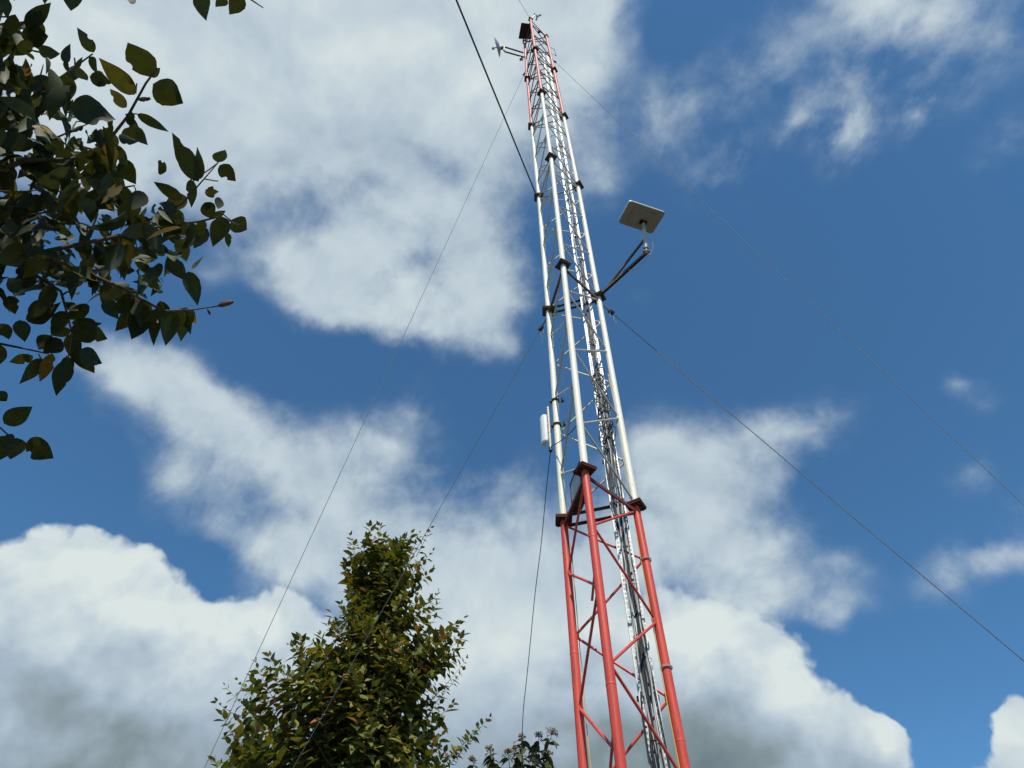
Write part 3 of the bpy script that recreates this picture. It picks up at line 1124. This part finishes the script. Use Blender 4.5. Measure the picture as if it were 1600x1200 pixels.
# ------------------------------------------------------------------ radio unit behind the front flange
fl0, ll0 = joint('F', 0), joint('L', 0)
dfl = (ll0 - fl0).normalized()
nin = Vector((dfl.y, -dfl.x, 0))
if nin.dot(Vector((0, 0.0, 0)) - (fl0 + ll0) / 2) < 0:
    nin = -nin
ru = empty('radio_unit', fl0.lerp(ll0, .42) + Vector((0, 0, -.03)))
tag(ru, 'grey finned radio box hung inside the mast above the red band', 'radio unit')
rc = fl0.lerp(ll0, .54) + nin * 0.055 + Vector((0, 0, 0.13))
mb = MB()
mb.box(rc, dfl, nin, ez, 0.125, 0.022, 0.135)
link('housing', mb, M_GREYP, ru, smooth_=False)
mb = MB()
comb = [(-.105, .023)]
for i in range(9):
    q = -0.1 + i * 0.025
    comb += [(q - .004, .027), (q - .004, .046), (q + .004, .046), (q + .004, .027)]
comb += [(.105, .023)]
nc_ = len(comb)
vs = [rc + dfl * a + nin * b + ez * z for z in (-.15, .11) for a, b in comb]
mb.add(vs, [(i, i + 1, nc_ + i + 1, nc_ + i) for i in range(nc_ - 1)])
for i in range(9):
    k = 1 + 4 * i
    mb.f += [(k, k + 1, k + 2, k + 3), (nc_ + k + 3, nc_ + k + 2, nc_ + k + 1, nc_ + k)]
link('heat_sink', mb, M_CELL, ru, smooth_=False)
mb = MB()
mb.box(rc - ez * 0.144, dfl, nin, ez, 0.138, 0.03, 0.008)
mb.box(rc - dfl * 0.132, dfl, nin, ez, 0.006, 0.027, 0.135)
mb.box(rc + dfl * 0.132, dfl, nin, ez, 0.006, 0.027, 0.135)
mb.box(rc + ez * 0.144, dfl, nin, ez, 0.138, 0.027, 0.008)
link('mounting_frame', mb, M_CELL, ru, smooth_=False)

# ------------------------------------------------------------------ gear at the top
ft, lt, rt_ = joint('F', 5), joint('L', 5), joint('R', 5)
zp = 21.05
K = []
for q in ((815.0, 36.0), (828.2, 38.0), (830.0, 60.5), (810.8, 59.8)):
    r = ray(*q)
    K.append(CAM + r * ((zp - CAM.z) / r.z))
sp = empty('solar_panel', sum(K, Vector()) / 4)
tag(sp, 'small dark solar panel lying flat at the top of the mast', 'solar panel')
mb = MB()
mb.slab(K, 0.02, ez)
link('panel', mb, M_CELL, sp, smooth_=False)
mb = MB()
for i in range(4):
    mb.bar(K[i] + ez * .002, K[(i + 1) % 4] + ez * .002, 0.02, 0.034)
link('frame', mb, M_PLATE_RED, sp, smooth_=False)
mb = MB()
mb.bar((K[0] + K[3]) / 2 - ez * .03, lt - ez * .1, 0.02, 0.02)
mb.bar((K[1] + K[2]) / 2 - ez * .03, ft.lerp(lt, .4) - ez * .08, 0.02, 0.02)
link('support_arm', mb, M_CLAMP, sp, smooth_=False)

# small radio dish on two arms
zd = 4.42
lp = onleg('L', zd)
dc = near_on_ray(779, 73, lp - rh * .72 - fh * .0)
gd = empty('parabolic_antenna', dc)
tag(gd, 'round pale parabolic antenna seen edge on, on two arms near the mast top', 'antenna')
axis = (-RT * .965 - UP * .25 + FW * .12).normalized()
u_ = axis.cross(Vector((0, 0, 1))).normalized()
v_ = u_.cross(axis)
mb = MB()
vs, fs = [], []
nr, ns = 6, 24
for sd in (0, 1):
    for i in range(nr + 1):
        r = 0.235 * i / nr
        for j in range(ns):
            t = 2 * math.pi * j / ns
            vs.append(dc + axis * (0.075 * (i / nr) ** 2 - 0.03 - sd * .004) + (u_ * math.cos(t) + v_ * math.sin(t)) * max(r, .002))
off = (nr + 1) * ns
for sd in (0, 1):
    for i in range(nr):
        for j in range(ns):
            q = (sd * off + i * ns + j, sd * off + i * ns + (j + 1) % ns, sd * off + (i + 1) * ns + (j + 1) % ns, sd * off + (i + 1) * ns + j)
            fs.append(q if sd == 0 else q[::-1])
for j in range(ns):
    fs.append((nr * ns + j, nr * ns + (j + 1) % ns, off + nr * ns + (j + 1) % ns, off + nr * ns + j))
mb.add(vs, fs)
link('reflector', mb, M_GREYP, gd)
mb = MB()
mb.tube([dc - axis * .03, dc + axis * .13], 0.012, 8)
mb.tube([dc + axis * .11, dc + axis * .16], [0.035, 0.03], 10)
link('feed_horn', mb, M_GREYP, gd)
bk = near_on_ray(787.5, 76, dc - axis * .13)
mb = MB()
mb.tube([bk - ez * .17, bk + ez * .15], 0.022, 10)
mb.box(bk.lerp(dc, .5), axis, u_, v_, 0.06, 0.04, 0.05)
link('mount_pipe', mb, M_GREYP, gd)
for q0, q1 in (((789, 73.5), (818, 82.5)), ((788, 80.5), (819.5, 89.5))):
    a = near_on_ray(q0[0], q0[1], bk)
    b = near_on_ray(q1[0], q1[1], lp)
    mb = MB()
    mb.tube([a, b], 0.019, 10)
    link('arm', mb, M_BAR_DK, gd)
mb = MB()
jb = near_on_ray(814.5, 92, lp - rh * .1)
mb.box(jb, rh, fh, ez, 0.04, 0.03, 0.05)
mb.bar(jb, near_on_ray(820, 88, lp), 0.02, 0.02)
tag(link('junction_box', mb, M_GREYP, smooth_=False), 'tiny pale box clamped below the arms of the parabolic antenna', 'box')

# tiny yagi at the very tip
ya = empty('yagi_antenna', ft)
tag(ya, 'tiny pale antenna sticking up from the very tip of the mast', 'antenna')
t0 = ft
t1 = near_on_ray(837, 23, ft + Vector((0.05, 0, .25)))
t2 = near_on_ray(844, 24, ft + Vector((0.15, .05, .3)))
mb = MB()
mb.tube([t0, t0.lerp(t1, .6), t1], 0.011, 8)
link('stem', mb, M_GREYP, ya)
mb = MB()
ctr = near_on_ray(839.5, 25.5, t1)
for ang in (20, 140, 255):
    d = (RT * math.cos(R(ang)) + UP * math.sin(R(ang)))
    mb.box(ctr + d * .055, d, FW, d.cross(FW), 0.055, 0.006, 0.018)
mb.ball(ctr, 0.026)
link('elements', mb, M_GREYP, ya)

# wire frame antenna on the right leg
ra = onleg('R', 4.62)
wf = empty('whip_antenna', ra)
tag(wf, 'thin wire antenna frame on the right leg near the mast top', 'antenna')
mb = MB()
q = [near_on_ray(x, y, ra + rh * .1) for x, y in ((860, 74), (866.5, 77.5), (868.5, 86.5), (862, 84))]
mb.tube([q[0], q[1], q[2]], 0.0065, 6)
mb.tube([q[3], q[2]], 0.0055, 6)
mb.ball(q[2], 0.02)
link('element', mb, M_GREYP, wf)
# short lightning rod fittings
mb = MB()
be = near_on_ray(842.6, 49.5, ft.lerp(rt_, .5))
mb.tube([be - ez * .04, be, be + ez * .06, be + ez * .10], [0.035, 0.04, 0.035, 0.012], 12)
tag(link('beacon_lamp', mb, M_PLATE_RED), 'small dark red beacon lamp on the top ring of the mast', 'lamp')

# ------------------------------------------------------------------ overhanging tree, left
TL = Vector((0, 0, 0))
hl = (fh * math.cos(R(63)) - rh * math.sin(R(63)))
tb = Vector((CAM.x, CAM.y, 0)) + hl * 3.4
lt_ = empty('broadleaf_tree', tb)
tag(lt_, 'near tree overhanging the left edge with large dark leaves', 'tree')


def wob_line(a, b, n, w, up=0.0):
    pts = []
    for i in range(n + 1):
        t = i / n
        s = math.sin(math.pi * t)
        pts.append(Vector(a).lerp(Vector(b), t) + Vector((random.uniform(-w, w), random.uniform(-w, w), random.uniform(-w, w))) * (1 if 0 < i < n else 0) + Vector((0, 0, up * s)))
    return pts


mb = MB()
top = tb + Vector((0.1, 0.1, 4.6))
tr = wob_line(tb, top, 10, 0.03)
mb.tube(tr, [0.13 - 0.008 * i for i in range(11)], 12)
link('trunk', mb, M_BARK, lt_)
DL = 2.7
limb_px = [  # main shoots seen from below: pixel polylines, depth
    ([(-260, 420), (-90, 300), (40, 250), (110, 250), (165, 226), (200, 181), (228, 130), (246, 106)], 2.55, 0.0085),
    ([(-250, 260), (-80, 200), (30, 165), (95, 121), (145, 84)], 2.8, 0.0075),
    ([(-280, 520), (-100, 430), (60, 395), (190, 368), (260, 352), (312, 346), (345, 338)], 2.6, 0.0095),
    ([(190, 368), (240, 340), (285, 318), (315, 284), (341, 254)], 2.58, 0.005),
    ([(-260, 620), (-100, 540), (0, 537), (40, 545), (76, 553)], 2.75, 0.0065),
    ([(-60, 360), (40, 420), (95, 455), (105, 490), (112, 520), (106, 560)], 2.65, 0.006),
    ([(20, 380), (110, 415), (190, 450), (255, 486), (300, 484), (343, 478)], 2.5, 0.0065),
    ([(-240, 760), (-80, 680), (0, 668), (22, 688)], 2.8, 0.0055),
    ([(-260, 60), (-60, 60), (30, 40), (60, 20)], 2.9, 0.008),
    ([(160, -140), (260, -60), (330, -20), (390, -2), (411, 12)], 2.6, 0.0055),
    ([(-60, 300), (60, 320), (150, 300), (210, 290), (218, 320)], 2.75, 0.006),
    ([(-40, 120), (40, 190), (90, 215), (120, 240)], 2.95, 0.006),
    ([(150, 225), (180, 290), (200, 330), (215, 390)], 2.7, 0.0045),
    ([(20, -120), (70, -60), (100, -15)], 2.7, 0.005),
]
shoots = []
for pxs, d, rad in limb_px:
    P = [at(x, y, d + 0.03 * math.sin(i * 1.7)) for i, (x, y) in enumerate(pxs)]
    shoots.append(P)
    mb = MB()
    fine = []
    for i in range(len(P) - 1):
        for j in range(3):
            fine.append(P[i].lerp(P[i + 1], j / 3))
    fine.append(P[-1])
    n = len(fine)
    mb.tube(fine, [rad * (1 - 0.75 * i / n) for i in range(n)], 7)
    if P[0].length and pxs[0][0] < -20:
        root = top.lerp(tr[6], random.random())
        mb.tube([root, root.lerp(P[0], .5) + Vector((0, 0, .12)), P[0]], [0.03, rad * 2, rad], 7)
    link('branch', mb, M_TWIG, lt_)

# (base x, base y, tip x, tip y, width) of the leaves that draw the edge of the crown
EDGE = [
    (233, 120, 199, 60, 36), (239, 131, 287, 162, 36), (147, 82, 119, 40, 16), (211, 148, 155, 88, 24), (198, 168, 168, 138, 15),
    (202, 196, 231, 226, 17), (214, 178, 266, 207, 13), (310, 284, 269, 205, 26), (313, 280, 308, 228, 14), (340, 254, 351, 231, 21),
    (343, 258, 369, 284, 22), (285, 312, 236, 283, 17), (326, 308, 334, 289, 14), (40, 42, 81, 4, 18), (32, 54, 80, 58, 26), (60, 80, 95, 84, 16),
    (114, -18, 111, 19, 22), (313, -16, 320, 31, 24), (378, -8, 358, 23, 22), (354, -4, 337, 11, 14), (196, -8, 204, 6, 20), (110, 166, 181, 188, 40),
    (298, 280, 302, 326, 16), (320, 316, 336, 344, 22), (344, 309, 339, 328, 14), (362, 343, 386, 358, 28), (352, 340, 332, 386, 27),
    (356, 364, 358, 388, 10), (318, 352, 303, 388, 25), (294, 424, 308, 478, 23), (291, 480, 282, 534, 22), (294, 484, 308, 508, 11),
    (268, 484, 256, 541, 27), (246, 486, 239, 541, 20), (226, 484, 205, 530, 30), (214, 482, 178, 520, 20), (212, 470, 171, 488, 22),
    (112, 510, 170, 534, 30), (106, 563, 87, 622, 24), (82, 552, 61, 600, 16), (66, 560, 29, 601, 19), (52, 556, 12, 568, 14),
    (118, 545, 148, 584, 24), (122, 550, 160, 568, 26), (112, 504, 162, 507, 16), (6, 662, 51, 635, 24), (42, 690, 87, 716, 30),
    (26, 684, 20, 722, 26), (20, 678, 3, 704, 14), (-4, 506, 15, 533, 22), (-4, 612, 10, 628, 16), (42, 502, 96, 470, 26),
    (80, 524, 60, 548, 30), (96, 530, 66, 552, 24), (30, 500, 40, 535, 20), (250, 470, 268, 512, 20), (262, 400, 292, 440, 22), (280, 372, 292, 410, 20),
    (300, 366, 284, 390, 18), (276, 330, 250, 318, 18), (262, 340, 236, 352, 22), (225, 300, 205, 330, 22), (190, 250, 215, 290, 24), (175, 226, 200, 262, 18),
    (140, 120, 176, 130, 18), (120, 110, 137, 126, 14), (100, 98, 108, 70, 12), (150, 110, 160, 126, 12), (98, 100, 114, 108, 12), (235, 120, 252, 106, 9),
    (215, 156, 242, 154, 6), (200, 188, 208, 172, 12), (185, 215, 214, 222, 14), (118, 108, 130, 88, 6), (260, 268, 242, 250, 22), (208, 200, 190, 226, 16),
    (160, 470, 186, 500, 24), (140, 478, 100, 500, 20), (300, 420, 320, 400, 8), (262, 352, 300, 372, 18), (334, 340, 352, 328, 10), (322, 300, 342, 300, 10),
    (222, 430, 250, 452, 20), (196, 468, 172, 456, 16), (230, 372, 244, 410, 20), (74, 470, 40, 500, 20), (14, 462, 24, 492, 18),
]
cr = MB()


def vleaf(mb, b, t, wid, seg=12):
    d = (t - b)
    L = d.length
    view = ((b + t) / 2 - CAM).normalized()
    nr_ = -view + Vector((random.uniform(-1, 1), random.uniform(-1, 1), random.uniform(-1, 1))) * 0.42
    mb.leaf(b, d, nr_ if random.random() < .5 else -nr_, L, wid, random.uniform(-.12, .2), random.uniform(0.05, .35), seg, 0.035, random.uniform(-.9, .9))


for (bx, by, tx, ty, w) in EDGE:
    d = 2.62 + random.uniform(-.12, .12)
    b = at(bx, by, d)
    t = at(tx, ty, d + random.uniform(-.05, .05))
    vleaf(cr, b, t, w * d / F_PX * 0.95)


# leaves hanging along the shoots
for pxs, d, rad in limb_px:
    for i in range(len(pxs) - 1):
        (x0, y0), (x1, y1) = pxs[i], pxs[i + 1]
        if max(x0, x1) < -40:
            continue
        seglen = math.hypot(x1 - x0, y1 - y0)
        for k in range(int(seglen / 15)):
            t = (k + random.random()) / max(1, int(seglen / 15))
            bx, by = x0 + (x1 - x0) * t, y0 + (y1 - y0) * t
            if bx > 200 and by < 230 or (bx > 300 and random.random() < .6) or (by > 490 and bx < 110 and random.random() < .4):
                continue
            an = R(90) + random.gauss(0, .75)
            Lp = random.uniform(26, 50)
            dd = d + random.uniform(-.08, .12)
            vleaf(cr, at(bx, by, dd), at(bx + Lp * math.cos(an), by + Lp * math.sin(an), dd + random.uniform(-.06, .06)), Lp * random.uniform(.36, .5) * dd / F_PX, 9)


def inside(p, poly):
    x, y = p
    c = False
    for i in range(len(poly)):
        x1, y1 = poly[i]
        x2, y2 = poly[i - 1]
        if (y1 > y) != (y2 > y) and x < (x2 - x1) * (y - y1) / (y2 - y1) + x1:
            c = not c
    return c


POLY = [(-420, -300), (-40, -120), (20, -20), (48, 6), (50, 60), (92, 100), (120, 150), (165, 170), (182, 205), (192, 262), (204, 300), (280, 330), (300, 345),
        (296, 395), (262, 452), (228, 478), (168, 466), (120, 470), (70, 456), (30, 440), (-20, 470), (-420, 620)]
n = 0
while n < 1900:
    x, y = random.uniform(-420, 310), random.uniform(-300, 620)
    if not inside((x, y), POLY):
        continue
    d = random.uniform(2.35, 3.3)
    b = at(x, y, d)
    dirn = (Vector((0, 0, -0.75)) + Vector((random.gauss(0, 1), random.gauss(0, 1), random.gauss(0, .55))).normalized() * 0.95).normalized()
    L = random.uniform(.07, .138) * (0.65 if random.random() < .25 else 1)
    tip = b + dirn * L
    q = tip - CAM
    zq = q.dot(FW)
    tp = (800 + F_PX * q.dot(RT) / zq, 600 - F_PX * q.dot(UP) / zq)
    if x > 30 and not inside(tp, POLY):
        continue
    nrm = Vector((random.gauss(0, .8), random.gauss(0, .8), 0.8)).normalized()
    cr.leaf(b, dirn, nrm, L, L * random.uniform(.32, .46), random.uniform(-.1, .5), random.uniform(.05, .6), 8, 0.08, random.uniform(-1, 1))
    n += 1
# leafy masses out of frame so that the crown goes on to the left and behind
for _ in range(700):
    c = tb + Vector((random.gauss(0, 1.0), random.gauss(0, 1.0), 4.9 + random.gauss(0, .6)))
    q = c - CAM
    zq = q.dot(FW)
    if zq > 0.2:
        tp = (800 + F_PX * q.dot(RT) / zq, 600 - F_PX * q.dot(UP) / zq)
        if tp[0] > -60 and -80 < tp[1] < 1250:
            continue
    if q.length < 1.6:
        continue
    dirn = (Vector((0, 0, -0.6)) + Vector((random.gauss(0, 1), random.gauss(0, 1), random.gauss(0, .5))).normalized()).normalized()
    L = random.uniform(.08, .14)
    cr.leaf(c, dirn, Vector((random.gauss(0, .8), random.gauss(0, .8), 0.8)).normalized(), L, L * .45, .15, .25, 4, .1, 0)
# fine twigs through the leaf mass
tw = MB()
for _ in range(130):
    x, y = random.uniform(-200, 280), random.uniform(-100, 480)
    if not inside((x, y), POLY):
        continue
    d = random.uniform(2.4, 3.2)
    a = at(x, y, d)
    b = a + (RT * random.uniform(-.2, .5) + Vector((0, 0, random.uniform(-.35, .3))) + FW * random.uniform(-.2, .2)) * .35
    q = b - CAM
    zq = q.dot(FW)
    if not inside((800 + F_PX * q.dot(RT) / zq, 600 - F_PX * q.dot(UP) / zq), POLY):
        continue
    tw.tube(wob_line(a, b, 4, .008), [0.0032, .003, .0026, .0022, .0016], 5)
for (bx, by, tx, ty) in ((106, 560, 112, 520), (212, 146, 214, 130), (214, 178, 202, 178), (300, 285, 341, 254), (341, 283, 320, 280), (372, 352, 345, 338), (118, 108, 116, 90), (234, 152, 216, 156),
                         (341, 330, 362, 345), (60, 552, 66, 562), (104, 555, 108, 565), (22, 688, 44, 692), (280, 484, 291, 482)):
    tw.tube(wob_line(at(bx, by, 2.6), at(tx, ty, 2.6), 3, .002), 0.0022, 5)
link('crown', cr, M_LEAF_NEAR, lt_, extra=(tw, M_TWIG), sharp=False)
bd = MB()
a, b = at(340, 478, 2.5), at(365, 471, 2.5)
bd.tube([a, a.lerp(b, .25), a.lerp(b, .7), b], [0.003, 0.0085, 0.009, 0.004], 8)
a, b = at(324, 483, 2.5), at(329, 492, 2.5)
bd.tube([a, a.lerp(b, .6), b], [0.002, 0.005, 0.002], 6)
link('bud', bd, M_BUD, lt_, label='dark red bud at the end of the lowest right twig')

# ------------------------------------------------------------------ tree in the lower middle
apex = at(612, 832, 10.6)
tx_, ty_ = apex.x, apex.y
tree = empty('conical_tree', (tx_, ty_, 0))
tag(tree, 'tall leafy tree with olive and bronze leaves left of the mast foot', 'tree')
mb = MB()
ztop = apex.z


def leader(z):
    return Vector((tx_ + 0.05 * math.sin(z * 1.3), ty_ + 0.05 * math.cos(z * 1.1), z))


mb.tube([leader(z) for z in np.linspace(0, ztop - .25, 16)], [0.11 * (1 - i / 17) + .008 for i in range(16)], 10)
link('trunk', mb, M_BARK, tree)
rows = [(828, 568, 660), (846, 545, 676), (880, 534, 680), (910, 532, 678), (940, 534, 682), (965, 522, 700), (990, 482, 716), (1010, 462, 716), (1040, 434, 712), (1062, 408, 708),
        (1075, 350, 704), (1095, 336, 704), (1120, 334, 700), (1150, 332, 698), (1180, 326, 704), (1210, 318, 712)]
ENV = []
P0 = Vector((tx_, ty_, 0))
for (y, xl, xr) in rows:
    o_ = []
    for x in (xl, xr):
        r = ray(x, y)
        t = (P0 - Vector((CAM.x, CAM.y, 0))).dot(fh) / r.dot(fh)
        X = CAM + r * t
        o_.append(((X - P0).dot(rh), X.z))
    ENV.append(((o_[0][1] + o_[1][1]) / 2, -o_[0][0], o_[1][0]))
ENV = ENV[::-1]
zs = [e_[0] for e_ in ENV]
lft = [e_[1] for e_ in ENV]
rgt = [e_[2] for e_ in ENV]
zs = [zs[0] - 2.6, zs[0] - 1.6] + zs
lft = [.5, 1.5] + lft
rgt = [.4, 1.1] + rgt


def env(z, th):
    l, r = np.interp(z, zs, lft), np.interp(z, zs, rgt)
    c = math.cos(th)
    lat = r if c > 0 else l
    dep = (l + r) / 2 * 0.85
    return rh * (c * lat) + fh * (math.sin(th) * dep)


crown = MB()
twg = MB()
limbs = []


def shoot(base, tip, lmb, tmb, dens=1.0, size=0.18, rad=0.006):
    base, tip = Vector(base), Vector(tip)
    L = (tip - base).length
    ctrl = base.lerp(tip, .55) - Vector((0, 0, .10 * L))
    pts = [base * (1 - t) ** 2 + ctrl * (2 * t * (1 - t)) + tip * t ** 2 for t in [i / 8 for i in range(9)]]
    tmb.tube(pts, [rad * (1 - .8 * i / 8) for i in range(9)], 5)
    n = max(4, int(min(L, .75) / .062 * dens))
    span = min(1.0, .75 / L)
    ph = random.uniform(0, 3.14)
    for i in range(n):
        t = 1 - span * (i / n) ** 1.0
        p = base * (1 - t) ** 2 + ctrl * (2 * t * (1 - t)) + tip * t ** 2
        ax_ = ((tip - ctrl) * t + (ctrl - base) * (1 - t)).normalized()
        u = ax_.cross(Vector((random.gauss(0, .3), random.gauss(0, .3), 1))).normalized()
        w = ax_.cross(u)
        ph += math.pi / 2 + random.uniform(-.3, .3)
        young = max(0.0, 1 - i / 3.0)
        for s in (0, math.pi):
            if random.random() < .06:
                continue
            rd = u * math.cos(ph + s) + w * math.sin(ph + s)
            d = (rd * (1 - .55 * young) + ax_ * (.35 + .8 * young) + Vector((0, 0, random.uniform(-.45, .25)))).normalized()
            Lf = size * random.uniform(.55, 1.2) * (1 - .45 * young)
            nr_ = (ax_ * .8 + Vector((random.gauss(0, .35), random.gauss(0, .35), .7 + random.gauss(0, .2)))).normalized()
            lmb.leaf(p + d * .012, d, nr_, Lf, Lf * random.uniform(.42, .56), random.uniform(0, .35), random.uniform(.15, .5), 3, .08, random.uniform(-.3, .3))


N_SH = 1050
CW = np.cumsum([np.interp(q, zs, lft) + np.interp(q, zs, rgt) for q in np.linspace(zs[0], ztop, 200)])
CW = CW / CW[-1]
for i in range(N_SH):
    z = float(np.interp(random.random(), CW, np.linspace(zs[0], ztop - .07, 200)))
    th = random.uniform(0, 2 * math.pi)
    fr = math.sqrt(random.uniform(.05, 1.0)) * random.uniform(.9, 1.02)
    ev = env(z, th) * fr
    cl = math.sin(z * 5.1 + 2.2 * math.cos(th)) * math.sin(2 * th + 1.7 * z) 
    if fr > .55 and cl < -.45:
        continue
    if fr > .8:
        ev = ev * (1 + .10 * cl)
    if ev.length < .04:
        continue
    tip = leader(z) + ev
    zb = z - (0.25 + .75 * ev.length) * random.uniform(.7, 1.1)
    base = leader(max(.8, zb))
    far_ = (tip - base).length
    b2 = base.lerp(tip, max(0, 1 - random.uniform(.7, 1.0) / far_)) - Vector((0, 0, .05))
    shoot(b2, tip, crown, twg, 1.0)
    if i % 10 == 0:
        limbs.append((base, b2))
# single shoots that stick out of the crown
for (bx, by, tx1, ty1, dd) in ((655, 1010, 724, 966, 10.4), (650, 1020, 716, 975, 10.6), (672, 1095, 728, 1030, 10.3), (668, 1110, 722, 1048, 10.5), (690, 1190, 764, 1122, 10.0), (690, 1195, 750, 1130, 10.1), (690, 1205, 740, 1150, 10.0),
                               (650, 870, 672, 826, 10.6), (640, 870, 655, 834, 10.6), (560, 880, 548, 838, 10.5), (600, 880, 594, 824, 10.6), (570, 930, 537, 884, 10.6), (575, 990, 534, 952, 10.4),
                               (400, 1130, 340, 1098, 10.2), (420, 1130, 352, 1072, 10.2), (430, 1110, 372, 1064, 10.3), (420, 1120, 398, 1070, 10.3), (400, 1215, 332, 1188, 10.1), (410, 1210, 346, 1196, 10.0), (500, 1040, 452, 1008, 10.3), (520, 1020, 478, 996, 10.3),
                               (480, 1080, 440, 1040, 10.2), (640, 900, 676, 862, 10.6), (660, 960, 684, 925, 10.6)):
    shoot(at(bx, by, dd + .1), at(tx1, ty1, dd), crown, twg, 1.0, .13, .005)
link('crown', crown, M_LEAF_TREE, tree, extra=(twg, M_TWIG), sharp=False)
for b, t in limbs[:90]:
    lm = MB()
    lm.tube(wob_line(b, t, 5, .02), [.024, .021, .018, .014, .011, .007], 6)
    link('limb', lm, M_BARK, tree)

# ------------------------------------------------------------------ flowering shrub at the bottom edge
sb = at(812, 1240, 8.2)
sh = empty('flowering_shrub', (sb.x, sb.y, 0))
tag(sh, 'shrub with drooping leaves and lacy dry flower heads at the bottom edge', 'shrub')
st_, lf_, flw = MB(), MB(), MB()


def panicle(tip, axis, rad, stems, heads):
    for i in range(24):
        d = (axis * random.uniform(.3, 1) + Vector((random.gauss(0, .6), random.gauss(0, .6), random.gauss(0, .5)))).normalized()
        k = rad * random.uniform(.55, 1.05)
        p1 = tip + d * (k * .6)
        stems.tube([tip, p1], [.0022, .0016], 4)
        for j in range(5):
            d2 = (d + Vector((random.gauss(0, .5), random.gauss(0, .5), random.gauss(0, .5)))).normalized()
            p2 = p1 + d2 * (k * .4)
            stems.tube([p1, p2], [.0014, .001], 4)
            heads.ball(p2, random.uniform(.003, .0058), 5, 3)


for (x, y, rd, dd) in ((862, 1148, .085, 8.1), (842, 1152, .06, 8.2), (815, 1152, .045, 8.2), (766, 1172, .06, 8.2), (794, 1178, .065, 8.0), (806, 1172, .05, 8.1), (738, 1190, .06, 8.3), (856, 1180, .06, 8.3), (832, 1190, .05, 8.1)):
    tip = at(x, y, dd)
    b0 = Vector((sb.x, sb.y, tip.z - 1.0)) + Vector((random.uniform(-.06, .06), random.uniform(-.06, .06), 0))
    ctrl = b0.lerp(tip, .5) + Vector((0, 0, .12))
    pts = [b0 * (1 - t) ** 2 + ctrl * (2 * t * (1 - t)) + tip * t ** 2 for t in [i / 9 for i in range(10)]]
    st_.tube(pts, [.009 - .0007 * i for i in range(10)], 6)
    panicle(tip, (pts[-1] - pts[-3]).normalized(), rd, st_, flw)
    for i in range(46):
        t = random.uniform(.25, .97)
        p = b0 * (1 - t) ** 2 + ctrl * (2 * t * (1 - t)) + tip * t ** 2
        an = random.uniform(0, 6.28)
        d = Vector((math.cos(an), math.sin(an), random.uniform(-.7, .25))).normalized()
        L = random.uniform(.09, .17)
        lf_.leaf(p, d, Vector((random.gauss(0, .2), random.gauss(0, .2), 1)).normalized(), L, L * .40, .4, .3, 4, .06, 0)
st_.tube([(sb.x, sb.y, 0), (sb.x + .03, sb.y, 1.2), (sb.x, sb.y, at(812, 1200, 8.2).z - .8)], [.03, .025, .012], 8)
for _ in range(420):
    z = random.uniform(1.0, at(812, 1215, 8.2).z - .12)
    an = random.uniform(0, 6.28)
    p = Vector((sb.x, sb.y, z)) + Vector((math.cos(an), math.sin(an), 0)) * (.5 * math.sqrt(random.random()))
    d = Vector((math.cos(an), math.sin(an), random.uniform(-.7, .25))).normalized()
    L = random.uniform(.09, .17)
    lf_.leaf(p, d, Vector((random.gauss(0, .2), random.gauss(0, .2), 1)).normalized(), L, L * .40, .4, .3, 4, .06, 0)
link('stem', st_, M_TWIG, sh)
link('foliage', lf_, M_LEAF_SHRUB, sh)
link('flower_heads', flw, M_FLOWER, sh)
